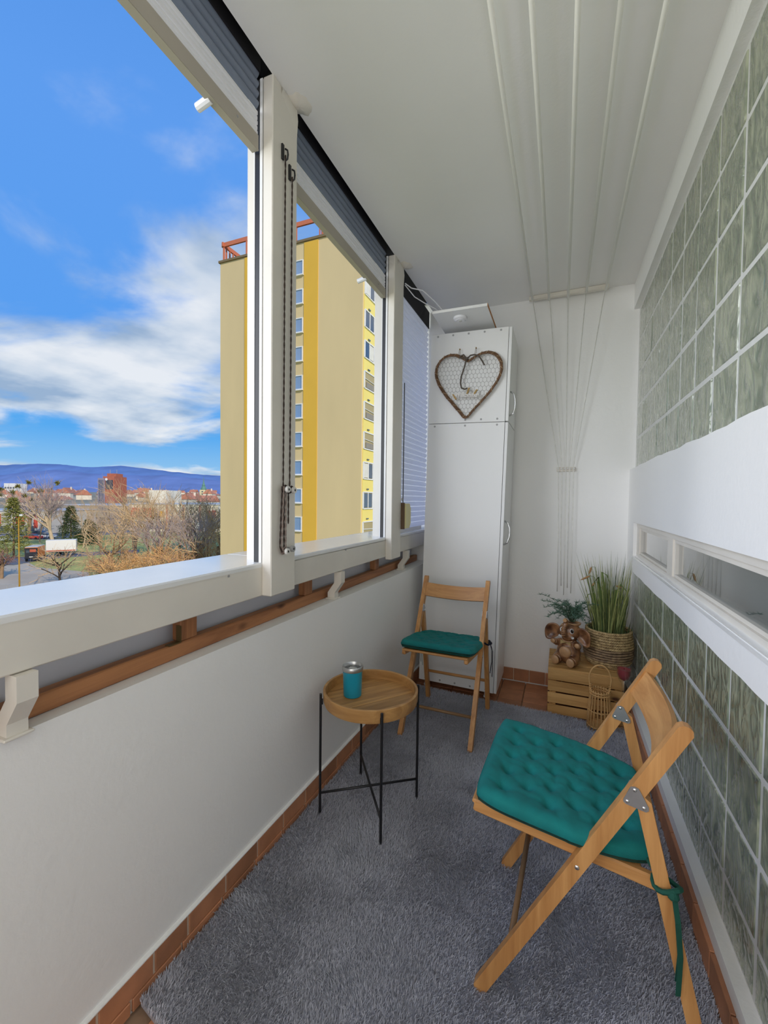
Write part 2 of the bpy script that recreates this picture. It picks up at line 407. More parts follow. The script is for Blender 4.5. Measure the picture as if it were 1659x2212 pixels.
# ceiling slab: ends over the parapet with the shutter slot beyond it
mb = MB(); mb.box((-.90/2+.35, (YN+YB)/2, ZC+.15), (1.60-.0, YB-YN+.4, .30))
mb.v = [(max(x, -.90), y, z) for x, y, z in mb.v]
ceiling = structure(mb.build('ceiling', M_CEIL))
mb = MB(); mb.box((-1.16, (YN+YB)/2, ZC+.21), (.06, YB-YN+.4, .26)); mb.box((-1.02, (YN+YB)/2, ZC+.29), (.30, YB-YN+.4, .02))
structure(mb.build('trim_shutter_slot', M_DARK))
# back wall, near wall
structure(MB().box((-.30, YB+.06, 1.3), (1.75, .12, 2.9)).build('wall_back', M_WALL))
structure(MB().box((-.30, YN-.06, 1.3), (1.75, .12, 2.9)).build('wall_near', M_WALL))
# left parapet: wall with a flat top ledge
mb = MB()
ya, yb = YN, YB
mb.add([(parapet_x(ya), ya, -.03), (parapet_x(yb), yb, -.03), (parapet_x(yb), yb, .806), (parapet_x(ya), ya, .806),
        (-1.14, ya, -.03), (-1.14, yb, -.03), (-1.14, yb, .806), (-1.14, ya, .806)],
       [(0, 1, 2, 3), (4, 7, 6, 5), (3, 2, 6, 7), (0, 4, 5, 1), (0, 3, 7, 4), (1, 5, 6, 2)])
wall_left = structure(mb.build('wall_left', M_WALL))
# outer panel behind the rail
structure(MB().box((-1.075, (ya+yb)/2, .89), (.02, yb-ya, .20)).build('trim_outer_panel', M_PANEL))

# right wall: three plaster bands, glass blocks between, a low window
def yz_box(x0, x1, y0, y1, z0, z1, mb): return mb.box(((x0+x1)/2, (y0+y1)/2, (z0+z1)/2), (x1-x0, y1-y0, z1-z0))
def rough_edge(mb, x0, x1, y0, y1, z, dz, top):
    """plaster band whose free edge wobbles a little where it meets the glass"""
    n = 60; vs = []; fs = []
    for i in range(n+1):
        y = y0+(y1-y0)*i/n; w = .006*mnoise.noise(V((y*7, z, 0)))+.003*mnoise.noise(V((y*23, z, 3)))
        ze = z+w
        vs += [(x0, y, ze), (x1, y, ze), (x0, y, z+dz), (x1, y, z+dz)]
    for i in range(n):
        a, b = 4*i, 4*i+4
        fs += [(a, b, b+2, a+2), (a+1, a+3, b+3, b+1), (a, a+1, b+1, b), (a+2, b+2, b+3, a+3)]
    return mb.add(vs, fs)
mb = MB()
ZWT, ZWB = 1.150, .952          # window opening
rough_edge(mb, XW, .56, YN, YB, 1.478, ZWT-1.478, True)          # band under the upper blocks
rough_edge(mb, XW, .56, YN, YB, .858, ZWB-.858, False)           # band over the lower blocks
yz_box(XW, .56, YN, YB, 2.490, ZC, mb)                            # lintel
yz_box(XW, .56, YN, YB, -.03, .130, mb)                           # foot ledge
yz_box(XW, .56, 2.91, YB, ZWB, ZWT, mb)                           # pier at the far end of the window
yz_box(XW-.0, .56, YN, -.9, .13, 2.49, mb)
wall_right = structure(mb.build('wall_right', M_WALL))
structure(MB().box((.505, (YN+YB)/2, 1.3), (.09, YB-YN, 2.5)).build('trim_mortar_backing', M_WALL)) if False else None
# mortar bed the blocks sit in, slightly behind their faces
mb = MB(); yz_box(XG+.0022, .55, -.9, YB, 1.46, 2.50, mb); yz_box(XG+.0022, .55, -.9, YB, .12, .87, mb)
mortar = structure(mb.build('trim_mortar', paint('white_mortar', (.66, .66, .64), .8, .05, 30)))
bb = MB(); PW = .197
bb.box((0, 0, 0), (.05, PW, .189), bev=.005)
block = bb.build('glass_block', M_BLOCK, wall_right, loc=(0, 0, -5))
def place_block(y, z, h):
    o = block if not place_block.used else share(block, 'glass_block', wall_right)
    place_block.used = True
    o.location = (XG+.025+random.uniform(-.0015, .0015), y, z); o.scale = (1, 1, h/.189); o.rotation_euler = (random.uniform(-.004, .004), 0, random.uniform(-.006, .006))
place_block.used = False
PY = .2085
for k in range(-5, 8):
    y = 1.434+PY*(k+.5)
    if y > YB-.0: continue
    for z0, z1 in ((1.478, 1.671), (1.671, 1.872), (1.872, 2.078), (2.078, 2.280), (2.280, 2.480)): place_block(y, (z0+z1)/2, z1-z0-.011)
PY2 = .2068
for k in range(-4, 9):
    y = 1.2+PY2*(k+.5)
    for z0, z1 in ((.13, .263), (.263, .453), (.453, .65), (.65, .845)): place_block(y, (z0+z1)/2, z1-z0-.011)

# low window with two lights
win = structure(empty('window_1', (XW, 2.0, 1.05)))
def wpart(mb, name, mat): 
    o = mb.build(name, mat, win); o.location = V((0, 0, 0)) - win.location; return o
mb = MB(); fx0, fx1 = .418, .468
for (z0, z1) in ((1.125, 1.150), (.952, .972)): yz_box(fx0, fx1, -.9, 2.91, z0, z1, mb)
yz_box(fx0+.0015, fx1-.001, 2.83, 2.909, .953, 1.149, mb); yz_box(fx0+.0015, fx1-.001, 2.035, 2.125, .953, 1.149, mb); yz_box(fx0+.0015, fx1-.001, -.899, -.8, .953, 1.149, mb)
wpart(mb, 'window_frame', M_TRIM)
def sash(y0, y1):
    mb = MB(); t = .016
    for (a, b, c, d, e) in ((y0, y1, 1.108, 1.1245, 0), (y0, y1, .9725, .984, 0), (y0+.0005, y0+t, .9735, 1.1235, .001), (y1-t, y1-.0005, .9735, 1.1235, .001)): yz_box(.426+e, .452-e, a, b, c, d, mb)
    s_ = wpart(mb, 'sash', M_TRIM)
    mb = MB(); yz_box(.4385, .4425, y0+t*.8, y1-t*.8, .982, 1.110, mb)
    p = mb.build('pane', glass_mat('window_glass', (.80, .85, .86), 2.0), s_); p.location = (0, 0, 0)
sash(2.125, 2.83); sash(-.8, 2.035)
mb = MB(); mb.add([(XW-.004, -.9, .948), (.43, -.9, .960), (.43, 2.91, .960), (XW-.004, 2.91, .948), (XW-.004, -.9, .940), (.43, -.9, .950), (.43, 2.91, .950), (XW-.004, 2.91, .940)],
                  [(0, 1, 2, 3), (4, 7, 6, 5), (0, 3, 7, 4), (1, 5, 6, 2), (0, 4, 5, 1), (3, 2, 6, 7)])
wpart(mb, 'window_sill', M_SILL)
# the dim room behind the panes
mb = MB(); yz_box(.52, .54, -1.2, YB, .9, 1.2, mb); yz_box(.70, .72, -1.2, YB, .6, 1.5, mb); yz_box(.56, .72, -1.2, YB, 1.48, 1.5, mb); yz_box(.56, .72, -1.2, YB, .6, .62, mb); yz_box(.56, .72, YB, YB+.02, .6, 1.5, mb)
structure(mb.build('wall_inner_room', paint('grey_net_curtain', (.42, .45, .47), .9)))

# cove strip above the blocks is the lintel soffit; skirting tiles
def base_tiles():
    root = structure(empty('baseboard_left', (parapet_x(.6), .6, 0), -LA))
    y = -.12
    while y < 2.5:
        l = random.choice((.145, .148, .108, .146))
        MB().box((.0035, y+l/2, .056), (.012, l-.007, .058), bev=.0015).build('tile', M_TILE, root); y += l
    y = -.19
    while y < 2.5:
        l = .15
        MB().box((.0055, y+l/2, .008), (.012, l-.007, .034), bev=.0015).build('tile', M_TILE, root); y += l
    MB().box((.001, 1.15, .04), (.010, 2.8, .088)).build('grout', paint('baseboard_grout', 'd9c8b4', .85), root)
    MB().box((.001, 1.15, .089), (.020, 2.8, .009), bev=.003).build('plaster_bead', M_WALL, root)
base_tiles()
def base_back():
    root = structure(empty('baseboard_back', (0, YB, 0)))
    x = -.86
    while x < .40:
        l = random.choice((.075, .14, .105, .15)); l = min(l, .40-x)
        if l < .02: break
        MB().box((x+l/2, -.006, .042), (l-.004, .012, .082), bev=.0015).build('tile', M_TILE, root); x += l
    MB().box((-.23, -.003, .041), (1.26, .006, .080)).build('grout', paint('baseboard_grout', 'd9c8b4', .85), root)
base_back()
def base_right():
    root = structure(empty('baseboard_right', (XW, 1.5, 0)))
    y = -1.2
    while y < 1.25:
        l = random.choice((.148, .15, .146))
        MB().box((-.006, y+l/2, .045), (.012, l-.004, .088), bev=.0015).build('tile', M_TILE, root); y += l
base_right()

# carpet: slab plus pile
def carpet():
    x0, x1, y0, y1 = -.925, .385, .70, 2.72
    pts = [(-.946, .73), (.385, .45), (.385, 2.66), (-.0, 2.70), (-.904, 2.75)]
    mb = MB(); mb.prism(pts, -.008, .006, 'XY'); c = mb.build('carpet', paint('grey_carpet_backing', (.34, .345, .385), .95))
    tag(c, 'grey shaggy carpet covering most of the balcony floor', 'carpet')
    rng = np.random.default_rng(3)
    n = 330000
    X = rng.uniform(-.95, .39, n); Y = .42+(2.76-.42)*rng.random(n)**1.25
    inside = np.ones(n, bool); P = pts
    for i in range(len(P)):
        ax, ay = P[i]; bx, by = P[(i+1) % len(P)]
        inside &= ((bx-ax)*(Y-ay)-(by-ay)*(X-ax)) >= -.004
    X, Y = X[inside], Y[inside]; n = len(X)
    swirl = np.array([mnoise.noise(V((x*3.1, y*3.1, .5)))*3.2+mnoise.noise(V((x*11, y*11, 7)))*1.6 for x, y in zip(X, Y)])
    ang = swirl+rng.normal(0, .9, n); ln = rng.uniform(.011, .018, n); lean = rng.uniform(.2, .95, n)
    w = rng.uniform(.0007, .0013, n); pa = rng.uniform(0, 2*PI, n)
    dx, dy = np.cos(ang)*ln*lean, np.sin(ang)*ln*lean; h = ln*np.sqrt(np.maximum(.12, 1-lean**2*.75))
    wx, wy = np.cos(pa)*w, np.sin(pa)*w
    z0 = np.full(n, .004)
    v = np.empty((n, 5, 3), np.float32)
    v[:, 0] = np.stack([X-wx, Y-wy, z0], 1); v[:, 1] = np.stack([X+wx, Y+wy, z0], 1)
    v[:, 2] = np.stack([X+wx+dx*.4, Y+wy+dy*.4, z0+h*.65], 1); v[:, 3] = np.stack([X-wx+dx*.4, Y-wy+dy*.4, z0+h*.65], 1)
    v[:, 4] = np.stack([X+dx, Y+dy, z0+h], 1)
    base = np.arange(n)[:, None]*5
    quads = (base+np.array([[0, 1, 2, 3]])); tris = (base+np.array([[3, 2, 4]]))
    me = bpy.data.meshes.new('pile'); me.vertices.add(n*5); me.vertices.foreach_set('co', v.ravel())
    loops = np.concatenate([quads.ravel(), tris.ravel()]).astype(np.int32)
    me.loops.add(len(loops)); me.loops.foreach_set('vertex_index', loops)
    starts = np.concatenate([np.arange(n)*4, n*4+np.arange(n)*3]).astype(np.int32)
    me.polygons.add(2*n); me.polygons.foreach_set('loop_start', starts)
    me.update(calc_edges=True); me.validate()
    me.materials.append(paint('grey_pile', (.48, .487, .545), .92, .14, 5.0, spec=.15))
    o = bpy.data.objects.new('pile', me); COL.objects.link(o); o.parent = c; o['kind'] = 'stuff'
carpet()

# ------------------------------------------------------------------ window side: sills, posts, rail, shutters
SX0, SX1, SZ = -.934, -1.20, 1.05
def sill(n_, y0, y1, label_fascia=True):
    root = structure(empty('window_%d' % n_, (SX0, (y0+y1)/2, SZ)))
    o = -V(root.location)
    a = MB().box(((SX0+SX1)/2, (y0+y1)/2, SZ-.012), (SX0-SX1, y1-y0, .024), bev=.004).build('window_sill', M_SILL, root); a.location = o
    b = MB().box((SX0-.012, (y0+y1)/2, .987), (.024, y1-y0, .102), bev=.003).build('fascia_board', M_TRIM, root); b.location = o
    return root
w2 = sill(2, YN, 1.30); w3 = sill(3, 1.30, 2.40); w4 = sill(4, 2.40, 3.13)
for w_, y in ((w2, 1.02), (w3, 1.79)):
    q = MB().tube([(SX0-.001, y, 1.03), (SX0+.003, y, 1.03)], .004, 8).build('screw', M_CAP, w_); q.location = -V(w_.location)
q = MB().box((-1.0, 2.80, 1.062), (.05, .60, .028)).build('closing_rail', M_TRIM, w4); q.location = -V(w4.location)

def post(name, y0, y1, z0):
    r = structure(empty(name, (-.915, (y0+y1)/2, z0)))
    o = -V(r.location)
    mb = MB(); mb.box((-.9145, (y0+y1)/2, (z0+ZC)/2), (.039, y1-y0, ZC-z0), bev=.003)
    a = mb.build('cover_board', M_TRIM, r); a.location = o
    mb = MB(); mb.box((-.985, (y0+y1)/2+.02, (1.03+ZC)/2), (.10, y1-y0-.05, ZC-1.03)); a = mb.build('core', M_TRIM, r); a.location = o
    for yy, s in ((y0+.001, 1), (y1-.001, -1)):                     # guide channels at both sides
        mb = MB()
        mb.box((-.9425, yy+s*.015, (1.05+ZC)/2), (.010, .030, ZC-1.05)); mb.box((-.9700, yy+s*.009, (1.05+ZC)/2), (.004, .018, ZC-1.05))
        a = mb.build('shutter_guide', paint('white_guide_rail', (.78, .78, .78), .35), r); a.location = o
        mb = MB(); mb.box((-.9575, yy+s*.0135, (1.05+ZC)/2), (.021, .024, ZC-1.05)); a = mb.build('guide_brush', M_BLACK, r); a.location = o  # black strip fills the guide groove in place of its shade
    mb = MB()
    # plaster blob where the post meets the ceiling
    rows_, seg = 4, 26; vs = []; fs = []
    for q in range(rows_+1):
        for k in range(seg):
            a = 2*PI*k/seg; w = 1+.35*mnoise.noise(V((math.cos(a)*1.6, math.sin(a)*1.6, y0*3))); f = q/rows_
            vs.append((-.880+.040*w*f*math.cos(a), y1-.012+.050*w*f*math.sin(a), ZC+.001-.011*(1-f*f)-.002*mnoise.noise(V((a*3, f*5, y0)))))
    for q in range(rows_):
        for k in range(seg): fs.append((q*seg+k, q*seg+(k+1) % seg, (q+1)*seg+(k+1) % seg, (q+1)*seg+k))
    mb.add(vs, fs)
    n_ = 12; vs = []; fs = []                                         # filler smeared down the board
    for k in range(n_+1):
        yy = y0+.045+(y1-y0-.048)*k/n_; lo = .030+.075*(k/n_)**1.6+.010*mnoise.noise(V((k*.7, y0*5, 2)))
        vs += [(-.8955, yy, ZC-.001), (-.8905, yy, ZC-lo*.45), (-.8948, yy, ZC-lo)]
    for k in range(n_): q = 3*k; fs += [(q, q+1, q+4, q+3), (q+1, q+2, q+5, q+4)]
    mb.add(vs, fs)
    a = mb.build('plaster_patch', M_TRIM, r, True); a.location = o
    return r
post('trim_1', 1.178, 1.318, .937); post('trim_2', 2.283, 2.432, .922)

def slat_mesh(length, h, mat_name_mat, thick=.013):
    n = 6; prof = []
    for i in range(n+1):
        t = i/n; prof.append((math.sin(PI*t)*thick*.75, -h/2+h*t))
    poly = prof+[(-.002, h/2), (-.002, -h/2)]
    mb = MB(); mb.prism([(x, z) for x, z in poly], -length/2, length/2, 'XZ')
    return mb
def shutter(y0, y1, zb, label, slat_mat, n_slats, pitch, bar=True, lip=ZC+.015):
    root = empty('roller_shutter', (-.957, (y0+y1)/2, zb)); tag(root, label, 'roller shutter')
    L = y1-y0-.004
    z = 0.0
    if bar:
        mb = MB(); mb.box((.006, 0, .024), (.004, L, .050)); mb.box((-.004, 0, .002), (.026, L, .004)); mb.build('bottom_bar', M_BAR, root)
        mb = MB()
        for k in range(5): mb.box((.002, 0, .056+.016*k), (.010-.002*(k % 2), L, .0145), bev=.003)
        mb.build('ribbed_end_slat', M_SLAT, root)
        mb = MB(); mb.tube([(.008, L/2-.10, .030), (.0105, L/2-.10, .030)], .0035, 8); mb.build('screw', M_CAP, root)
        z = .136
    first = None
    for k in range(n_slats):
        if first is None: first = slat_mesh(L, pitch-.0025, slat_mat).build('slat', slat_mat, root, True, (0, 0, z+pitch/2), 50); 
        else: share(first, 'slat', root, (0, 0, z+pitch/2+pitch*k))
    # winding roll above, with an added black lip for the dark of the slot
    mb = MB(); mb.box((.012, 0, lip-zb+.06), (.006, L, .12)); mb.tube([(-.05, -L/2, ZC-zb+.13), (-.05, L/2, ZC-zb+.13)], .055, 16); mb.build('housing', M_DARK, root)
    return root
s1 = shutter(YN, 1.176, 2.415, 'raised roller shutter of the largest window opening, nearest on the left', M_SLATB, 5, .032)
q = MB().tube([(-.006, 1.19, .006), (-.055, 1.19, -.004)], .012, 10).build('end_stop', M_SLAT, s1)
s2 = shutter(1.320, 2.281, 2.415, 'raised roller shutter over the opening that frames the yellow tower', M_SLATB, 5, .032)
MB().tube([(-.006, .25, .006), (-.055, .25, -.004)], .012, 10).build('end_stop', M_SLAT, s2)
s3 = shutter(2.434, 3.125, 1.078, 'white roller shutter lowered all the way, beside the white cabinet', M_SLATT, 41, .0362, bar=False, lip=2.55)

# wooden rail, spacer blocks and white brackets on the ledge
r_ = MB(); yA, yB_ = YN+.02, 3.10
r_.box((-1.022, (yA+yB_)/2, .829), (.034, yB_-yA, .044), bev=.003)
rail = tag(r_.build('wooden_rail', M_RAIL), 'long reddish pine rail running along the parapet ledge', 'rail')
for k, (yy, w_) in enumerate(((.938, .062), (1.585, .06), (2.33, .06))):
    b_ = MB().box((-1.022, yy, .892), (.034, w_, .080), bev=.003).build('wood_block', M_RAILZ)
    tag(b_, ('short upright pine block with metal angle, between long rail and first sill', 'short upright pine block beside the white zigzag bracket',
             'short upright pine block just under the second post', 'short upright pine block at the near end')[k] if k < 4 else None, 'wood block', 'upright blocks between rail and sill')
    if k == 0:
        mb = MB(); mb.box((-1.010, yy-.033, .876), (.018, .003, .046)); mb.box((-1.010, yy-.052, .8525), (.018, .040, .003)); mb.build('angle_bracket', paint('brass_angle', '6d5a38', .45, metal=.6), b_)
def zig(y, label):
    root = empty('railing_bracket', (-.95, y, .806)); tag(root, label, 'bracket', 'white brackets under the sill')
    s = .036
    P = [V((.012, 0, .128)), V((.012, 0, .078)), V((-.022, 0, .030)), V((-.022, 0, .0))]
    mb = MB(); vs = []; fs = []
    for p in P:
        vs += [p+V((dx, dy, 0)) for dx, dy in ((-s/2, -s/2), (s/2, -s/2), (s/2, s/2), (-s/2, s/2))]
    for i in range(3):
        for j in range(4): fs.append((4*i+j, 4*i+(j+1) % 4, 4*i+4+(j+1) % 4, 4*i+4+j))
    fs += [(3, 2, 1, 0), (12, 13, 14, 15)]
    mb.add(vs, fs); mb.build('bent_tube', M_TRIM, root)
    MB().box((-.022, 0, .003), (.052, .052, .006), bev=.002).build('foot_plate', M_TRIM, root)
zig(.480, 'white zigzag bracket under the near end of the first sill')
zig(1.740, 'white zigzag bracket under the middle sill, beside a pine block')
zig(2.66, 'white zigzag bracket in the dark gap beside the cabinet')

# pull cords with their cleats on the first post
PX = -.894
def cord(name, pts, label=None, r=.0032, mat=None, parent=None, group=None):
    mb = MB()
    for ph in (0, PI):
        q = []
        tot = 0
        for i in range(len(pts)-1):
            a, b = V(pts[i]), V(pts[i+1]); n = max(2, int((b-a).length/.006))
            for k in range(n):
                p = a.lerp(b, k/n); t = tot+k; ang = ph+t*.75
                q.append(p+V((.0012*math.cos(ang), .0016*math.sin(ang), .0)))
            tot += n
        q.append(V(pts[-1])); mb.tube(q, r*.55, 5)
    return mb
M_CORDD = paint('dark_braided_cord', '3a2c26', .85, .5, 160)
M_CORDL = paint('grey_braided_cord', '94847c', .85, .3, 160)
def two_cords():
    c1 = empty('pull_cord', (PX+.006, 1.232, 1.31)); tag(c1, 'braided pull cord on near post, looped down to the lower cleat', 'cord', None)
    # pixel-true heights: hook z 2.43, cleat z 1.31, knob z 1.03
    A = [(0, .006, 1.12), (0, .002, 0)]; 
    cord('c', A).build('strand', M_CORDD, c1)
    lp = [(.006, -.012, 0), (.006, -.018, -.10), (.005, -.022, -.205), (.006, -.012, -.226), (.006, .000, -.215), (.005, .000, -.10), (.004, .004, 0)]
    cord('c', lp).build('loop', M_CORDD, c1)
    cord('c', [(p[0]+.003, p[1]+.006, p[2]) for p in lp]).build('loop', M_CORDL, c1)
    c2 = empty('pull_cord', (PX+.006, 1.272, 1.31)); tag(c2, 'braided pull cord on near post with a short free end', 'cord', None)
    cord('c', [(0, .006, 1.075), (0, .000, 0)]).build('strand', M_CORDD, c2)
    cord('c', [(.002, -.010, -.01), (.004, -.013, -.13)]).build('tail', M_CORDD, c2)
    for y, z, lab in ((1.236, 1.300, 'upper left cord cleat on the near post, wound with dark cord'), (1.272, 1.298, 'upper right cord cleat on the near post, wound with dark cord'), (1.234, 1.086, 'lower left cord cleat on the near post holding the cord loop'), (1.266, 1.092, 'bare dark peg of the lower right cleat on the near post')):
        k = empty('cord_cleat', (PX, y, z)); tag(k, lab, 'cleat', 'cord cleats on the near post')
        dark = lab.startswith('bare')
        mb = MB(); mb.tube([(0, 0, 0), (.022, 0, 0)], .006, 12); mb.tube([(.020, 0, 0), (.029, 0, 0)], [.0115, .0105], 16); mb.build('roller', M_CAP if dark else paint('white_porcelain', (.7, .68, .64), .35), k, True, None, 40)
        MB().tube([(.0285, 0, 0), (.0295, 0, 0)], .004, 10).build('screw', M_BLACK, k)
        if not dark:
            mb = MB()
            for t in range(3):
                mb.tube([(.006+.004*t, .010*math.cos(a), .010*math.sin(a)+(.002*t)) for a in [2*PI*j/14 for j in range(14)]], .0025, 5, closed=True)
            mb.build('winding', M_CORDD if z > 1.2 else M_CORDL, k)
    for y, z, lab in ((1.238, 2.435, 'dark eye hook high on the near post, holding the first cord'), (1.279, 2.395, 'dark eye hook high on the near post, holding the second cord')):
        k = empty('cord_hook', (PX, y, z)); tag(k, lab, 'hook')
        mb = MB(); mb.box((.002, -.010, .0), (.006, .010, .050)); mb.build('plate', M_BLACK, k)
        mb = MB(); mb.tube([(.002, .004, .02), (.010, .006, .014), (.012, .006, 0), (.010, .006, -.014), (.002, .004, -.02)], .003, 6); mb.build('eye', M_BLACK, k)
two_cords()
# cream strap winder on the second post
k = empty('strap_winder', (-.900, 2.475, 1.17)); tag(k, 'cream plastic strap winder on the second post, beside the lowered shutter', 'winder')
mb = MB(); mb.prism([(-.035, -.075), (.030, -.075), (.055, -.045), (.055, .045), (.030, .075), (-.035, .075)], -.012, .035, 'YZ'); mb.build('housing', M_CREAM, k)
mb = MB(); mb.box((.012, -.040, 0), (.030, .012, .16)); mb.build('base_plate', paint('brown_base_plate', '5c4632', .6), k)
MB().box((.002, .0, .44), (.002, .012, .74)).build('strap', M_BLACK, k)
MB().tube([(.01, -.04, .10), (.013, -.04, .10)], .010, 8).build('screw', M_CAP, k)

# loose cable between the second post and the cabinet top
mb = MB()
mb.tube([(-.89, 2.44, 2.56), (-.86, 2.47, 2.54), (-.80, 2.50, 2.53), (-.74, 2.56, 2.48), (-.70, 2.64, 2.44), (-.66, 2.72, 2.405)], .0035, 6)
mb.tube([(-.89, 2.44, 2.55), (-.85, 2.50, 2.50), (-.80, 2.55, 2.475), (-.75, 2.60, 2.455), (-.70, 2.66, 2.43)], .003, 6)
tag(mb.build('cable', M_SLAT, None, True), 'thin white cable sagging from second post to cabinet top', 'cable')

# ------------------------------------------------------------------ ceiling drying rack
def rack():
    root = empty('ceiling_drying_rack', (0, 2.1, ZC)); tag(root, 'white drying rack of five long rods hung under the ceiling', 'drying rack')
    o = -V(root.location)
    xs = (-.205, -.100, .012, .118, .228); zs = (2.600, 2.565, 2.560, 2.600, 2.590); ye = (3.02, 2.98, 2.98, 3.03, 3.02)
    for i in range(5):
        a = MB().tube([(xs[i], .70, zs[i]+.006), (xs[i], 1.6, zs[i]-.002), (xs[i], ye[i], zs[i])], .0078, 10).build('rod', M_RODS, root, True); a.location = o
    mb = MB(); mb.box((.01, 3.085, ZC-.015), (.48, .03, .028), bev=.003); a = mb.build('pulley_bar', M_TRIM, root); a.location = o
    tops = [(x, 3.068, ZC-.035) for x in xs]; mids = [(-.023+.023*i, 3.112, 1.50) for i in range(5)]; ends = [(-.012, .66), (.012, .70), (.028, .64), (.050, .69), (.072, .655)]
    for i in range(5):
        a = MB().tube([(xs[i], ye[i]-.03, zs[i]+.004), (xs[i], ye[i]+.0, ZC-.04), tops[i], mids[i], (mids[i][0]+.002, 3.108, 1.46), ((mids[i][0]+ends[i][0])/2+.004*(-1)**i, 3.110, 1.0), (ends[i][0], 3.112, ends[i][1])], .0026, 6).build('cord', M_ROPE, root, True); a.location = o
    for x in (-.205, .228):
        mb = MB(); mb.tube([(x, .9, ZC), (x, .9, 2.60)], .004, 6); a = mb.build('hanger', M_RODS, root); a.location = o
rack()
k = empty('cord_cleat_bar', (.025, YB, 1.485)); tag(k, 'small white cleat bar gathering the rack cords on back wall', 'cleat')
MB().box((0, -.006, 0), (.115, .012, .030), bev=.003).build('plate', M_TRIM, k)
for i in range(6): MB().tube([(-.05+.02*i, -.010, .004), (-.05+.02*i, -.040, .004)], .0035, 8).build('peg', M_SLAT, k)

# ------------------------------------------------------------------ tall white cabinet
def cabinet():
    root = empty('tall_cabinet', (-.62, 2.93, .0)); tag(root, 'tall white two-part cabinet standing in the corner, slightly tilted', 'cabinet')
    root.rotation_euler = (0, math.radians(1.35), 0)
    W_, D_ = .492, .375; zb, zs, zt = .052, 1.765, 2.345; y0, y1 = -D_/2, D_/2; x0, x1 = -W_/2, W_/2
    for nm, a, b in (('lower', zb, zs-.0015), ('upper', zs+.0015, zt)):
        mb = MB(); h = b-a
        bd = empty('carcass', (0, 0, (a+b)/2)); bd.parent = root
        MB().box((0, y0+.009, 0), (W_, .018, h), bev=.0015).build('side_panel', M_MELA, bd)
        MB().box((0, y1-.009, 0), (W_, .018, h), bev=.0015).build('side_panel', M_MELA, bd)
        mb = MB(); mb.box((-.0, 0, h/2-.009), (W_-.004, D_-.036, .018)); mb.box((0, 0, -h/2+.009), (W_-.004, D_-.036, .018)); mb.build('shelf_boards', M_MELA, bd)
        MB().box((x0+.003, 0, 0), (.006, D_-.04, h-.04)).build('back_board', M_MELA, bd)
        zz = [h/2-.016, -h/2+.018]
        for z_ in zz:
            for i in range(5):
                MB().tube([(x0+.045+i*.100, y0-.0012, z_), (x0+.045+i*.100, y0+.002, z_)], .0065, 10).build('screw_cap', M_CAP if nm == 'upper' and z_ > 0 or nm == 'lower' and z_ < 0 else random.choice((M_CAP, M_SLAT)), bd)
        dr = MB().box((0, 0, 0), (.018, D_, h-.004), bev=.0015).build('door', M_MELA, root, loc=(x1+.0115, 0, (a+b)/2))
        hz = -h/2+.115 if nm == 'upper' else h/2-.0-.69
        pts = [(.009, y0+.04, hz+.075*0+.075), (.030, y0+.04, hz+.062), (.040, y0+.04, hz+.03), (.042, y0+.04, hz), (.040, y0+.04, hz-.03), (.030, y0+.04, hz-.062), (.009, y0+.04, hz-.075)]
        MB().tube(pts, .0055, 8).build('handle', M_CHROME, dr, True)
    for sx in (-1, 1):
        for sy in (-1, 1):
            MB().lathe([(.0, .006), (.020, .006), (.020, .012), (.015, .014), (.015, .052), (0, .052)], (sx*(W_/2-.045), sy*(D_/2-.04), 0), 14).build('foot', M_SLAT, root, True, None, 40)
    mb = MB(); mb.box((x0+.05, y0+.03, .03), (.0, .0, .0))
    return root
cabinet()
def top_board():
    root = empty('shelf_board', (-.575, 2.70, 2.375)); root.rotation_euler = (math.radians(-1.0), math.radians(.5), 0)
    tag(root, 'white board lying on top of the cabinet and jutting towards the room', 'board')
    MB().box((0, -.02, .008), (.325, .36, .016), bev=.001).build('panel', M_MELA, root)
    MB().box((.1635, -.02, .008), (.002, .36, .016)).build('edge_strip', paint('orange_chipboard_edge', 'a8703c', .7), root)
top_board()
d_ = empty('smoke_detector', (-.590, 2.60, 2.376)); d_.rotation_euler = (math.radians(-1.0), 0, 0); tag(d_, 'small round white detector under the board on the cabinet', 'detector')
mb = MB(); mb.lathe([(0, -.022), (.026, -.021), (.030, -.016), (.040, -.013), (.042, -.003), (.042, .0), (0, 0)], (0, 0, 0), 28); mb.build('housing', M_SLAT, d_, True, None, 35)
mb = MB(); mb.lathe([(0, -.0245), (.009, -.024), (.010, -.021), (.0, -.021)], (0, 0, 0), 16); mb.build('button', M_EDGE, d_, True, None, 40)

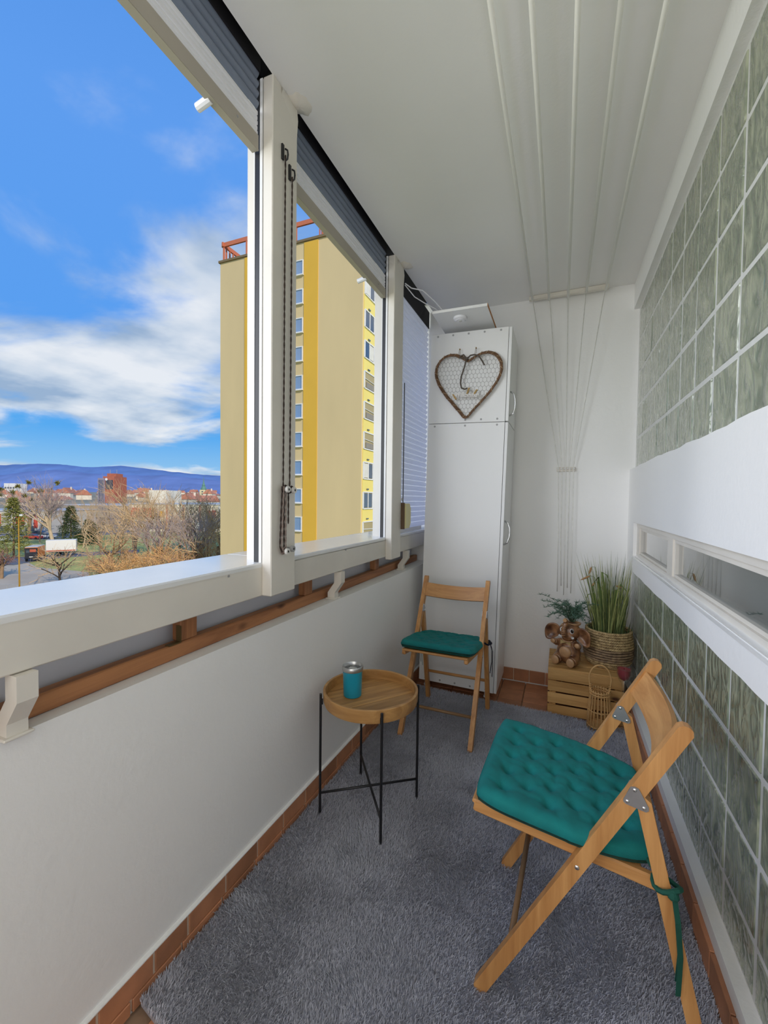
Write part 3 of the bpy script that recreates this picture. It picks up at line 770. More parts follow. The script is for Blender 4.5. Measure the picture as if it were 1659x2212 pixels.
# ------------------------------------------------------------------ heart wreath
def heart():
    root = empty('heart_wreath', (-.566, 2.722, 2.0)); tag(root, 'heart-shaped twig wreath with wire mesh hanging on the cabinet side', 'wreath')
    root.rotation_euler = (0, math.radians(2.0), 0)
    def H(t, s=1.0):
        # shallow notch at the top, round lobes, straight sides down to the tip
        K = [(-.045, .172), (0, .150), (.045, .176), (.100, .194), (.155, .184), (.195, .143), (.207, .088), (.192, .030), (.150, -.040), (.100, -.100), (.050, -.155), (0, -.205), (-.05, -.155)]
        u = abs(t)/PI*10; i = min(9, int(u)); f = u-i; p0, p1, p2, p3 = (V((K[i+q][0], 0, K[i+q][1])) for q in range(4))
        p = (p1*2+(p2-p0)*f+(p0*2-p1*5+p2*4-p3)*f*f+(p1*3-p0-p2*3+p3)*f**3)*.5
        return V(((1 if t >= 0 else -1)*max(0, p.x)*s, 0, p.z*s))
    n = 90
    outl = [H(-PI+2*PI*i/n) for i in range(n)]
    for k in range(5):
        pts = []
        for i, p in enumerate(outl):
            a = k*2*PI/5+i*.22; pts.append(p+V((.0055*math.cos(a), .004*math.sin(a), .0055*math.sin(a+.5))))
        MB().tube(pts, .0042, 6, closed=True).build('twig', M_RATD, root, True)
    mb = MB()
    for i in range(0, n, 3):
        p = outl[i]; q = outl[(i+2) % n]; t = (outl[(i+1) % n]-outl[i-1]).normalized(); nn = V((t.z, 0, -t.x))
        mb.tube([p+nn*.012, p.lerp(q, .5)+V((0, -.010, 0)), q-nn*.012], .0018, 4)
    b = mb.build('twig_binding', M_TWIGL, root); b['kind'] = 'stuff'
    # hexagon wire
    def inside(p):
        c = False; j = n-1
        for i in range(n):
            xi, zi, xj, zj = outl[i].x, outl[i].z, outl[j].x, outl[j].z
            if (zi > p[1]) != (zj > p[1]) and p[0] < (xj-xi)*(p[1]-zi)/(zj-zi)+xi: c = not c
            j = i
        return c
    mb = MB(); s = .0178; w = s*math.sqrt(3)
    for r in range(-16, 16):
        for c in range(-12, 13):
            cx, cz = c*w*.78+(r % 2)*w*.39, r*1.5*s
            P = [(cx+.78*s*math.sin(a), cz+s*math.cos(a)) for a in [PI/3*i for i in range(6)]]
            for i in range(3):
                a, b = P[i], P[i+1]
                if inside(a) and inside(b): mb.tube([(a[0], .002, a[1]), (b[0], .002, b[1])], .0009, 3, caps=False)
    o = mb.build('wire_mesh', paint('grey_wire', '77736c', .5, metal=.5), root); o['kind'] = 'stuff'
    # ribbon
    rib = paint('grey_brown_ribbon', '4d4339', .7, .2, 60)
    def ribbon(pts, w_=.0095):
        mb = MB(); vs = []; fs = []
        for i, p in enumerate(pts):
            t = (V(pts[min(i+1, len(pts)-1)])-V(pts[max(i-1, 0)])).normalized(); nn = V((t.z, 0, -t.x))*w_*.5
            vs += [V(p)+nn, V(p)-nn, V(p)+nn+V((0, .0015, 0)), V(p)-nn+V((0, .0015, 0))]
        for i in range(len(pts)-1): 
            a, b = 4*i, 4*i+4; fs += [(a, a+1, b+1, b), (a+2, b+2, b+3, a+3), (a, b, b+2, a+2), (a+1, a+3, b+3, b+1)]
        mb.add(vs, fs); return mb
    for pts in ([(-.008, -.012, .160), (-.030, -.016, .186), (-.052, -.014, .178), (-.056, -.012, .170), (-.035, -.014, .166), (-.008, -.014, .160)],
                [(-.008, -.012, .160), (.015, -.016, .178), (.040, -.016, .181), (.066, -.015, .172), (.088, -.013, .140), (.104, -.012, .112)],
                [(-.010, -.014, .160), (-.020, -.014, .110), (-.038, -.014, .050), (-.040, -.014, .005), (-.032, -.014, -.022), (-.012, -.014, -.030), (.006, -.013, -.024)]):
        ribbon(pts).build('ribbon', rib, root)
    MB().sphere((-.008, -.014, .160), (.010, .007, .010), 10, 6).build('ribbon_knot', rib, root, True)
    for (x, z, a) in ((.010, -.040, .30), (.055, -.052, .55), (-.075, -.075, -.6)):
        mb = MB(); R = Euler((0, a, 0)).to_matrix()
        mb.box((x-.0025, -.010, z), (.0045, .009, .040), R); mb.box((x+.003, -.010, z), (.0045, .009, .040), R); mb.box((x, -.010, z-.002), (.012, .004, .003), R)
        mb.build('clothes_peg', paint('peg_wood', 'a8894f', .6), root)
    cu = bpy.data.curves.new('lettering', 'FONT'); cu.body = 'Willkommen'; cu.size = .042; cu.extrude = .003; cu.offset = .0006; cu.align_x = 'CENTER'; cu.space_character = .92
    tx = bpy.data.objects.new('lettering', cu); COL.objects.link(tx); tx.parent = root; tx.location = (.006, -.016, -.080); tx.rotation_euler = (math.radians(90), math.radians(1.5), 0); tx.scale = (.74, .95, 1)
    bpy.context.view_layer.update()
    me = bpy.data.meshes.new_from_object(tx.evaluated_get(bpy.context.evaluated_depsgraph_get())); bpy.data.objects.remove(tx)
    me.materials.clear(); me.materials.append(paint('white_letter_wood', (.78, .76, .74), .5))
    tx = bpy.data.objects.new('lettering', me); COL.objects.link(tx); tx.parent = root; tx.location = (.006, -.016, -.080); tx.rotation_euler = (math.radians(90), math.radians(1.5), 0); tx.scale = (.74, .95, 1)
    for x in (-.058, .045):
        mb = MB(); mb.tube([(x, .004, .226), (x, -.006, .226)], .004, 8); mb.tube([(x-.003, -.004, .224), (x-.004, -.006, .19)], .0012, 4); mb.tube([(x+.003, -.004, .224), (x+.004, -.006, .19)], .0012, 4)
        mb.build('hanging_nail', paint('brass_nail', '8a6f4a', .4, metal=.6), root)
heart()

# ------------------------------------------------------------------ folding chairs and cushions
def chair(W_, loc, rz, label):
    root = empty('folding_chair', loc, rz); tag(root, label, 'chair', 'beech folding chairs')
    hx = W_/2; t = .023
    def lg(z): return .034*0+ (z-.010)*(.416/.766)            # long leg: depth at a height
    d0, z0, d1, z1 = 0.0, .012, .428, .798
    for s in (-1, 1):
        x = s*(hx-t/2)
        mb = MB(); a = V((0, d0, z0)); b = V((0, d1, z1)); u = (b-a).normalized(); nrm = V((0, u.z, -u.y))
        hw = .0158; pts = []
        prof = [(0, -hw*.55, 0), ]
        L = (b-a).length
        poly = [(-.0, -hw), (L-.012, -hw), (L-.003, -hw*.6), (L, 0), (L-.003, hw*.6), (L-.012, hw), (0, hw), (-.010, hw*.5), (-.012, 0), (-.010, -hw*.5)]
        P2 = [a+u*p+nrm*q for p, q in poly]
        mb.prism([(p.y, p.z) for p in P2], x-t/2, x+t/2, 'YZ'); mb.build('long_leg', M_BEZ, root)
        mb = MB(); a = V((0, .350, .612)); b = V((0, .490, .006)); u = (b-a).normalized(); nrm = V((0, u.z, -u.y)); L = (b-a).length; hw = .0145
        P2 = [a+u*p+nrm*q for p, q in [(0, -hw), (L, -hw), (L+.006, 0), (L, hw), (0, hw), (-.012, hw*.3), (-.012, -hw*.3)]]
        mb.prism([(p.y, p.z) for p in P2], x-t/2, x+t/2, 'YZ'); mb.build('short_leg', M_BEZ, root)
        # zinc hinge plate on the outside with three rivets
        tri = [(.335+(a_-.335)*.66, .618+(b_-.618)*.70) for a_, b_ in [(.318, .652), (.330, .656), (.342, .652), (.372, .600), (.372, .590), (.364, .584), (.306, .594), (.298, .600), (.298, .608)]]
        xo = x+s*(t/2); pl = MB().prism(tri, xo, xo+s*.0022, 'YZ').build('hinge_plate', M_STEEL, root)
        xq = x-s*(t/2); MB().prism(tri, xq, xq-s*.0022, 'YZ').build('hinge_plate', M_STEEL, root)
        for (d, z) in ((.332, .637), (.3185, .608), (.3505, .602)): MB().sphere((xq-s*.0022, d, z), (.0020, .0042, .0042), 10, 6).build('rivet', M_RIVET, pl, True)
        for (d, z) in ((.332, .637), (.3185, .608), (.3505, .602)):
            MB().sphere((xo+s*.0022, d, z), (.0020, .0042, .0042), 10, 6).build('rivet', M_RIVET, pl, True)
        MB().sphere((xo, .221, .418), (.0025, .0058, .0058), 10, 6).build('pivot_rivet', M_RIVET, root, True)
        xi = s*(hx-t-.012)
        mb = MB(); mb.bar((xi, -.028, .471), (xi, .392, .418), .020, .032, (0, 0, 1), .004); mb.build('seat_rail', M_BEY, root)
    ws = W_-2*t-.044
    for k in range(5):
        d = -.005+k*.083; z = .471-(d+.028)*.126+.010
        MB().box((0, d, z), (W_-2*t-.006, .055, .011), (-.128, 0, 0), .003).build('seat_slat', M_BEX, root)
    # curved backrest
    n = 14; mb = MB(); vs = []; fs = []
    u = V((0, .428, .786)).normalized(); back = V((0, u.z, -u.y))
    c0 = V((0, .386, .722))
    for i in range(n+1):
        s = -1+2*i/n; x = s*(hx-t*.8); bow = .030*(1-s*s)
        for hh in (-.041, .041):
            for th in (-.007, .007):
                hh2 = hh*(1+.0*(1-s*s)); vs.append(c0+V((x, 0, 0))+u*hh2+back*(bow+th-.004))
    for i in range(n):
        a, b = 4*i, 4*i+4; fs += [(a, b, b+2, a+2), (a+1, a+3, b+3, b+1), (a, a+1, b+1, b), (a+2, b+2, b+3, a+3)]
    fs += [(0, 2, 3, 1), (4*n, 4*n+1, 4*n+3, 4*n+2)]
    mb.add(vs, fs); mb.build('backrest', M_BEX, root, True, None, 40)
    MB().tube([(-hx+t, .072, .145), (hx-t, .072, .145)], .0080, 10).build('front_rung', M_DOWEL, root, True)
    MB().tube([(-hx+t, .446, .195), (hx-t, .446, .195)], .0085, 10).build('rear_rung', M_BEX, root, True)
    return root
def cushion(W_, loc, rz, label, seed, ties):
    root_o = None
    n = 60; T = .041; d0, d1 = -.030, .385
    tufts = []
    for r in range(6):
        m_ = 5 if r % 2 == 0 else 4
        for c in range(m_): tufts.append(((c-(m_-1)/2)*.076, .036+r*.058))
    def half(d): return (W_/2+.004)*(1-.02*max(0, d)/.385) if d < .20 else (W_/2+.004)*(.996-.16*((d-.20)/.185)**1.4)
    vs = []; fs = []
    for i in range(n+1):
        v = i/n
        for j in range(n+1):
            u = -1+2*j/n
            d = d0+(d1-d0)*v; hw = half(d)
            # rounded outline
            cu = abs(2*v-1)**6; x = u*hw*(1-.10*cu); dd = d
            cv = abs(u)**6; dd = (d0+d1)/2+(d-(d0+d1)/2)*(1-.045*cv)
            e = min(1.0, (1-abs(u))*hw/.030, (.5-abs(v-.5))*(d1-d0)/.030); prof = math.sqrt(max(0.0, 1-(1-e)**2))
            z = T*(.34+.66*prof)
            dim = 0.0
            for tx, ty in tufts:
                q = (x-tx)**2+(dd-ty)**2; dim += math.exp(-q/.00016)*.016+math.exp(-q/.0011)*.007
            # soft creases running between neighbouring tufts
            cre = 0.0
            for a in range(len(tufts)):
                tx, ty = tufts[a]
                ddx, ddy = x-tx, dd-ty; rr = math.hypot(ddx, ddy)
                if rr < .075 and rr > 1e-5:
                    an = math.atan2(ddy, ddx); k = abs(math.sin(an*3+seed+a)); cre += .0050*math.exp(-(k/.22)**2)*(1-rr/.075)
            wob = .0035*mnoise.noise(V((x*16, dd*16, seed)))+.0012*mnoise.noise(V((x*60, dd*60, seed)))
            z -= (dim+cre)*prof; z += wob*prof
            vs.append(V((x, dd, z)))
    k = (n+1)**2
    for i in range(n+1):
        for j in range(n+1):
            p = vs[i*(n+1)+j]; e = i in (0, n) or j in (0, n); vs.append(V((p.x*(1 if e else .985), p.y, (.34*T if e else 0.0))))
    for i in range(n):
        for j in range(n):
            a = i*(n+1)+j; fs.append((a, a+1, a+n+2, a+n+1)); fs.append((k+a, k+a+n+1, k+a+n+2, k+a+1))
    slope = -.128
    R = Euler((slope, 0, 0)).to_matrix()
    mb = MB(); mb.add([R @ p + V((0, 0, .489)) for p in vs], fs)
    c = mb.build('seat_cushion', M_TEAL, None, True); bm = bmesh.new(); bm.from_mesh(c.data); bmesh.ops.remove_doubles(bm, verts=bm.verts, dist=1e-5); bm.to_mesh(c.data); bm.free()
    for p in c.data.polygons: p.use_smooth = True
    c.location = loc; c.rotation_euler = (0, 0, rz); tag(c, label, 'cushion', 'teal chair cushions')
    # tape ties knotted round the rear legs
    hx = W_/2
    for s in (-1, 1):
        mat = ties[0 if s < 0 else 1]
        x = s*(hx-.0105); d = .395; z = .440
        lp = [(x+.021*math.cos(a), d+.003+.026*math.sin(a), z+.006*math.sin(a*2)) for a in [2*PI*i/16 for i in range(16)]]
        mb = MB(); mb.tube(lp, .0055, 6, closed=True); mb.sphere((x+s*.020, d+.012, z-.004), (.012, .012, .010), 10, 6)
        ky = d+.014; kx = x+s*.020
        for (dx, dl) in ((.004, .205), (-.002, .185)):
            pts = [(kx, ky, z-.004), (kx+s*.010+dx, ky+.006, z-.05), (kx+s*.010+dx, ky+.012, z-.12), (kx+s*.004+dx*2, ky+.010, z-dl)]
            for q in range(len(pts)-1):
                mb.bar(pts[q], pts[q+1], .010, .0022, (1, .4, 0))
        mb.tube([(s*(hx-.05), .362, .460), (x-s*.010, d-.008, z+.002)], .005, 6)
        mb.build('tie', mat, c)
    return c
C1 = (-.583, 2.128, 0.0); C2 = (-.158, 1.300, 0.0)
chair(.400, C1, math.radians(-1.2), 'beech folding chair facing the camera in front of the white cabinet')
cushion(.400, C1, math.radians(-1.2), 'teal quilted cushion tied on the chair by the cabinet', 1.3, (M_TIE, M_NAVY))
chair(.435, C2, math.radians(-90-2.6), 'beech folding chair seen from its side, back against the glass blocks')
cushion(.435, C2, math.radians(-90-2.6), 'teal quilted cushion on the near chair by the glass blocks', 4.1, (M_TIE, M_TIE))

# ------------------------------------------------------------------ tray table and tumbler
def table():
    cx, cy, zr = -.702, 1.578, .500
    root = empty('tray_table', (cx, cy, 0)); tag(root, 'round wooden tray table on thin black metal legs', 'side table')
    R_ = .193; zf = .462
    mb = MB(); mb.lathe([(R_-.012, zf-.0), (R_-.011, zr-.002), (R_-.009, zr), (R_-.002, zr), (R_, zr-.002), (R_-.001, zf), (R_-.006, zf-.014), (R_-.016, zf-.016), (R_-.016, zf-.004), (R_-.012, zf)], (0, 0, 0), 64)
    mb.build('tray_rim', M_ACR, root, True, None, 40)
    # floor boards, cut to the circle, running towards the far right
    ang = math.radians(38); rr = R_-.0125
    cuts = [-rr, -.125, -.118, -.030, .048, .110, rr]
    base = MB(); n = 40; base.lathe([(0, zf-.012), (rr, zf-.012), (rr, zf-.006), (0, zf-.006)], (0, 0, 0), 48); base.build('tray_bottom', M_ACR, root)
    for i in range(len(cuts)-1):
        a, b = cuts[i]+.0004, cuts[i+1]-.0004; poly = []
        m_ = 12
        for k in range(m_+1): y = a+(b-a)*k/m_; poly.append((math.sqrt(max(0, rr*rr-y*y)), y))
        for k in range(m_+1): y = b-(b-a)*k/m_; poly.append((-math.sqrt(max(0, rr*rr-y*y)), y))
        q = []
        for p in poly:
            if not q or (abs(p[0]-q[-1][0])+abs(p[1]-q[-1][1])) > 1e-4: q.append(p)
        poly = [(y, x) for x, y in q]
        o = MB().prism(poly, zf-.006, zf+.0006*(i % 2), 'XY').build('tray_board', M_ACX, root); o.rotation_euler = (0, 0, -ang)
    phi0 = math.atan2(-.117, -.162); rl = .203
    pts = []
    for k in range(4):
        a = phi0+k*PI/2; p = V((rl*math.cos(a), rl*math.sin(a), 0)); pts.append(p)
        MB().tube([(p.x, p.y, .004), (p.x, p.y, zr-.006)], .0052, 10).build('leg', M_BLACK, root, True, None, 40)
        MB().bar((p.x, p.y, .462), (p.x*.955, p.y*.955, .462), .010, .020).build('tray_peg', M_BLACK, root)
    for k in range(2):
        MB().tube([V((pts[k].x, pts[k].y, .092+.008*k)), V((pts[k+2].x, pts[k+2].y, .092+.008*k))], .0048, 10).build('cross_bar', M_BLACK, root, True)
table()
def tumbler():
    root = empty('tumbler', (-.776, 1.560, .4626)); tag(root, 'turquoise steel tumbler standing on the tray table', 'tumbler')
    mb = MB(); mb.lathe([(0, 0), (.034, 0), (.037, .003), (.0400, .10), (.0405, .106), (.036, .106), (.035, .02), (0, .02)], n=36); mb.build('body', M_CUP, root, True, None, 40)
    mb = MB(); mb.lathe([(.0365, .104), (.0425, .106), (.0435, .112), (.043, .122), (.041, .125), (.039, .122), (.037, .110)], n=36); mb.build('rim', paint('steel_rim', (.55, .55, .54), .3, metal=.9), root, True, None, 40)
    mb = MB(); mb.lathe([(0, .108), (.036, .108), (.037, .111), (0, .111)], n=30); lid = mb.build('lid', paint('grey_lid', (.20, .20, .20), .25, coat=.4), root)
    mb = MB(); mb.box((.004, -.006, .1145), (.034, .016, .006), bev=.002); mb.build('slider', M_EDGE, lid)
    MB().tube([(-.018, .012, .1105), (-.018, .012, .1125)], .005, 10).build('hole', M_BLACK, lid)
tumbler()

# ------------------------------------------------------------------ crate, basket with grass, elephant with fern, lantern, candle glass
CX0, CX1, CY0, CY1, CH = -.050, .352, 2.722, 3.085, .277
def crate():
    cx, cy = (CX0+CX1)/2, (CY0+CY1)/2
    root = empty('wooden_crate', (cx, cy, 0)); tag(root, 'upturned raw pine crate under the plants in the corner', 'crate')
    w, d = CX1-CX0, CY1-CY0
    for z0, z1 in ((.205, .268), (.137, .198), (.067, .128), (.002, .056)):
        for sy in (-1, 1):
            MB().box((0, sy*(d/2-.005), (z0+z1)/2), (w, .010, z1-z0), (0, random.uniform(-.006, .006), 0), .0015).build('slat', M_CRATE, root)
    for k in range(4):
        dd = d/4; MB().box((0, -d/2+dd*(k+.5), CH-.0045), (w, dd-.006, .009), None, .0015).build('top_board', M_CRATE, root)
    for sx in (-1, 1):
        MB().box((sx*(w/2-.016), 0, .134), (.012, d-.022, .262), None, .001).build('end_panel', M_CRATEZ, root)
        for sy in (-1, 1): MB().box((sx*(w/2-.034), sy*(d/2-.022), .134), (.022, .022, .262)).build('corner_post', M_CRATEZ, root)
crate()
BX, BY, BZ = .285, 2.930, CH
def basket():
    root = empty('rope_basket', (BX, BY, BZ)); tag(root, 'round coiled seagrass basket planter on the right of the crate', 'basket')
    prof = [(.106, .008), (.119, .022), (.128, .037), (.134, .052), (.1375, .067), (.139, .082), (.139, .097), (.138, .112), (.1365, .127), (.1345, .142), (.1325, .157), (.1305, .172), (.1285, .187), (.127, .202), (.1265, .216)]
    for i, (r, z) in enumerate(prof):
        braid = i >= 8 or i < 3
        n = 72 if braid else 40; pts = []
        mb = MB()
        if braid:
            for ph in (0, 2*PI/3, 4*PI/3):
                pts = [((r-.004+.0042*math.cos(a*24+ph))*math.cos(a), (r-.004+.0042*math.cos(a*24+ph))*math.sin(a), z+.0042*math.sin(a*24+ph)) for a in [2*PI*k/144 for k in range(144)]]
                mb.tube(pts, .0042, 5, closed=True)
        else:
            mb.tube([((r-.005)*math.cos(a), (r-.005)*math.sin(a), z+.0012*math.sin(a*5+i)) for a in [2*PI*k/n for k in range(n)]], .0066, 7, closed=True)
        mb.build('coil', M_SEAG if braid else M_SEAGD, root, True)
    MB().lathe([(0, .004), (.105, .004), (.124, .06), (.122, .19), (.118, .19), (.112, .05), (0, .05)], n=40).build('liner', paint('dark_liner', '2a2620', .8), root, True, None, 50)
    MB().lathe([(0, .165), (.119, .165), (.119, .150), (0, .150)], n=30).build('soil', paint('dark_moss_fill', '2c3a18', .9, .4, 60, .8, 60), root)
basket()
def blade_strip(mb, pts, w, nrm=None):
    vs = []; fs = []; n = len(pts)
    for i, p in enumerate(pts):
        p = V(p); t = (V(pts[min(i+1, n-1)])-V(pts[max(i-1, 0)])).normalized()
        s = t.cross(nrm if nrm is not None else V((.3, 1, .1))).normalized(); ww = w*(1-(i/(n-1))**2*.92)*.5
        vs += [p-s*ww, p+s*ww]
    for i in range(n-1): fs.append((2*i, 2*i+1, 2*i+3, 2*i+2))
    mb.add(vs, fs)
def grass():
    root = empty('ornamental_grass', (BX, BY, BZ+.165)); tag(root, 'tall artificial grass growing out of the seagrass basket', 'plant')
    rnd = random.Random(5)
    mats = [paint('grass_green', '75824a', .6, .2, 30), paint('grass_yellow_green', 'a0a566', .6, .2, 30), paint('grass_dark_green', '43552f', .6, .2, 30)]
    sets = [MB(), MB(), MB()]
    for i in range(330):
        a = rnd.uniform(0, 2*PI); r = .085*math.sqrt(rnd.random()); b = V((r*math.cos(a), r*math.sin(a), -.01))
        L = rnd.uniform(.20, .44) if i < 250 else rnd.uniform(.42, .53)
        lean = V((math.cos(a), math.sin(a), 0))*(r*.85+rnd.uniform(-.02, .06)*L/.4)+V((rnd.uniform(-.03, .03), rnd.uniform(-.03, .03), 0))
        if b.x+lean.x*1.5+BX > XG-.012: lean.x = (XG-.014-BX-b.x)/1.5
        if b.y+lean.y*1.5+BY > YB-.02: lean.y = (YB-.02-BY-b.y)/1.5
        pts = [b+V((0, 0, L*t))+lean*(t**1.4) for t in (0, .3, .6, .85, 1.0)]
        w = rnd.uniform(.0026, .0048) if L < .42 else .0032
        blade_strip(sets[i % 3 if i % 5 else 1], pts, w, V((rnd.uniform(-1, 1), 1, .1)))
    for i in range(160):
        a = rnd.uniform(0, 2*PI); r = .112*math.sqrt(rnd.random()); b = V((r*math.cos(a), r*math.sin(a), -.01)); L = rnd.uniform(.05, .13)
        lean = V((math.cos(a)*.02, math.sin(a)*.02, 0)); pts = [b+V((0, 0, L*t))+lean*t for t in (0, .5, 1)]
        blade_strip(sets[2], pts, .005, V((rnd.uniform(-1, 1), 1, 0)))
    for s_, m_ in zip(sets, mats): o = s_.build('grass_blades', m_, root); o['kind'] = 'stuff'
    # drooping leaves and seed heads at the left
    lm = paint('leaf_green', '5d7434', .55, .2, 20)
    def droop(pts, w): 
        mb = MB(); blade_strip(mb, pts, w, V((.2, 1, .0))); mb.build('drooping_leaf', lm, root, True)
    droop([(-.03, -.03, .0), (-.05, -.03, .25), (-.065, -.035, .37), (-.09, -.04, .33), (-.098, -.045, .25)], .014)
    droop([(-.02, -.02, .0), (-.03, -.02, .30), (-.045, -.02, .40), (-.02, -.03, .385), (.0, -.04, .33)], .013)
    droop([(.0, -.03, .0), (.03, -.04, .28), (.055, -.045, .335), (.085, -.05, .30), (.088, -.05, .25)], .013)
    droop([(-.05, -.02, .0), (-.075, -.03, .20), (-.09, -.04, .27), (-.12, -.045, .26), (-.135, -.05, .22)], .011)
    droop([(-.05, -.03, .0), (-.09, -.04, .16), (-.105, -.05, .20), (-.125, -.05, .19)], .012)
    droop([(.01, -.01, .0), (.02, -.03, .26), (.03, -.04, .30), (.06, -.05, .29), (.07, -.05, .24)], .010)
    sm = paint('seed_head_tan', 'a57f55', .7, .2, 50); st = paint('thin_stem_green', '4f6334', .6)
    for pts, e in (([(-.02, -.02, 0), (-.05, -.03, .30), (-.085, -.035, .43), (-.105, -.04, .43)], (-.118, -.042, .385)),
                   ([(-.03, -.02, 0), (-.055, -.03, .32), (-.09, -.035, .37), (-.11, -.04, .375)], (-.165, -.045, .345)),
                   ([(-.02, -.02, 0), (-.045, -.03, .30), (-.07, -.035, .34), (-.085, -.04, .335)], (-.100, -.045, .315)),
                   ([(.0, -.02, 0), (.01, -.03, .27), (.02, -.035, .325), (.03, -.04, .325)], (.062, -.045, .318))):
        MB().tube(pts, .0012, 4).build('seed_stem', st, root)
        a = V(pts[-1]); b = V(e); mb = MB(); mb.tube([a.lerp(b, t) for t in (0, .2, .5, .8, 1)], [.0018, .0058, .0065, .0045, .0010], 8); mb.build('seed_head', sm, root, True)
grass()
EX, EY = .062, 2.845
def elephant():
    root = empty('elephant_figurine', (EX, EY, CH), math.radians(-20)); tag(root, 'brown glazed seated elephant planter with raised trunk, on the crate', 'figurine')
    mb = MB()
    mb.sphere((0, .0, .068), (.070, .062, .068), 20, 14)                 # belly
    mb.sphere((0, .002, .118), (.050, .046, .045), 18, 12)                # chest
    mb.sphere((.006, -.004, .198), (.064, .058, .060), 20, 14)            # head
    mb.sphere((.012, -.040, .176), (.034, .026, .026), 16, 10)            # muzzle
    mb.sphere((.010, -.044, .160), (.020, .018, .012), 12, 8)             # lower lip
    # trunk curling up in front of the forehead
    mb.tube([(.004, -.050, .176), (-.004, -.068, .190), (-.004, -.076, .215), (.0, -.072, .245), (.004, -.066, .268), (.006, -.080, .282)], [.022, .018, .016, .0145, .0135, .0135], 12)
    # hind feet splayed, forelegs raised
    for s in (-1, 1):
        mb.tube([(s*.040, -.010, .045), (s*.044, -.055, .034), (s*.044, -.074, .034)], [.036, .031, .027], 12)
        mb.tube([(s*.042, -.005, .128), (s*.066, -.030, .122), (s*.070, -.050, .134)], [.022, .020, .018], 12)
    body = mb.build('body', M_ELE, root, True)
    rm = body.modifiers.new('remesh', 'REMESH'); rm.mode = 'VOXEL'; rm.voxel_size = .0035; rm.use_smooth_shade = True
    sm = body.modifiers.new('smooth', 'SMOOTH'); sm.iterations = 4; sm.factor = .5
    # ears: cupped shells
    for s in (-1, 1):
        mb = MB(); n = 18; vs = []; fs = []
        outline = [(0, .035), (.030, .052), (.066, .048), (.092, .022), (.096, -.018), (.090, -.058), (.070, -.066), (.045, -.058), (.020, -.036), (0, -.022)]
        m_ = len(outline); cz = (.045, -.008)
        for ring, f in enumerate((1.0, .82, .5, 0.06)):
            for (x, z) in outline:
                px, pz = cz[0]+(x-cz[0])*f, cz[1]+(z-cz[1])*f
                dep = {0: 0.0, 1: -.006, 2: .010, 3: .014}[ring]
                vs.append(V((s*(.044+px), dep-.020-px*.15, .190+pz)))
        for ring in range(3):
            for j in range(m_): fs.append((ring*m_+j, ring*m_+(j+1) % m_, (ring+1)*m_+(j+1) % m_, (ring+1)*m_+j))
        fs.append(tuple(3*m_+j for j in range(m_)))
        mb.add(vs, fs); e = mb.build('ear', M_ELEL if False else M_ELE, root, True)
        so = e.modifiers.new('solid', 'SOLIDIFY'); so.thickness = .010; so.offset = -1
        sb = e.modifiers.new('sub', 'SUBSURF'); sb.levels = 1; sb.render_levels = 2
        e['label'] = 'large outspread ear'
        # tusks, eyes, foot pads
        mb = MB(); mb.tube([(.012+s*.026, -.058, .180), (.012+s*.036, -.074, .178), (.012+s*.044, -.082, .186)], [.008, .0065, .003], 8); mb.build('tusk', paint('white_glaze', (.72, .70, .68), .25), root, True)
        ey = MB().sphere((.006+s*.029, -.054, .214), (.0125, .009, .0165), 14, 10).build('eye', paint('white_glaze', (.72, .70, .68), .25), root, True)
        MB().sphere((.010+s*.028, -.0600, .2165), (.0092, .0046, .0120), 12, 8).build('pupil', paint('dark_glaze', '1d120c', .15), ey, True)
        MB().sphere((s*.045, -.098, .036), (.024, .008, .027), 14, 8).build('foot_pad', M_ELEL, root, True)
        MB().sphere((s*.071, -.068, .138), (.015, .006, .014), 12, 8).build('hand_pad', M_ELEL, root, True)
        mb = MB(); mb.add([(0, -.050, .140), (s*.030, -.056, .152), (s*.030, -.056, .126), (0, -.044, .134), (s*.028, -.048, .150), (s*.028, -.048, .128)], [(0, 1, 2), (3, 5, 4), (0, 3, 4, 1), (0, 2, 5, 3), (1, 4, 5, 2)]); mb.build('bow_tie', paint('pale_yellow_glaze', 'b69d6a', .35), root)
    MB().tube([(.006, -.080, .282), (.0065, -.0965, .2835)], [.0128, .0105], 14).build('trunk_tip', M_ELEL, root, True, None, 40)
    mb = MB()
    for i in range(7): z = .192+i*.010; mb.tube([(-.016, -.088+.001*i, z), (-.004, -.0945+.0016*i, z-.002), (.010, -.088+.0012*i, z)], .0022, 5)
    mb.build('trunk_ridges', M_ELEL, root, True)
    mb = MB(); mb.tube([(.030*math.cos(a)+.012, -.060-.006*math.sin(a), .160-.010*math.sin(a)) for a in [PI*i/8 for i in range(9)]], .0030, 6); mb.build('lip', M_ELEL, root, True)
    MB().sphere((.0, -.058, .082), (.036, .012, .034), 14, 10).build('belly_patch', M_ELEL, root, True)
    # planter rim on the head
    MB().lathe([(.034, .236), (.044, .244), (.046, .252), (.040, .254), (.034, .248), (.028, .236)], (.018, .014, 0), 24).build('planter_rim', M_ELEL, root, True)
elephant()
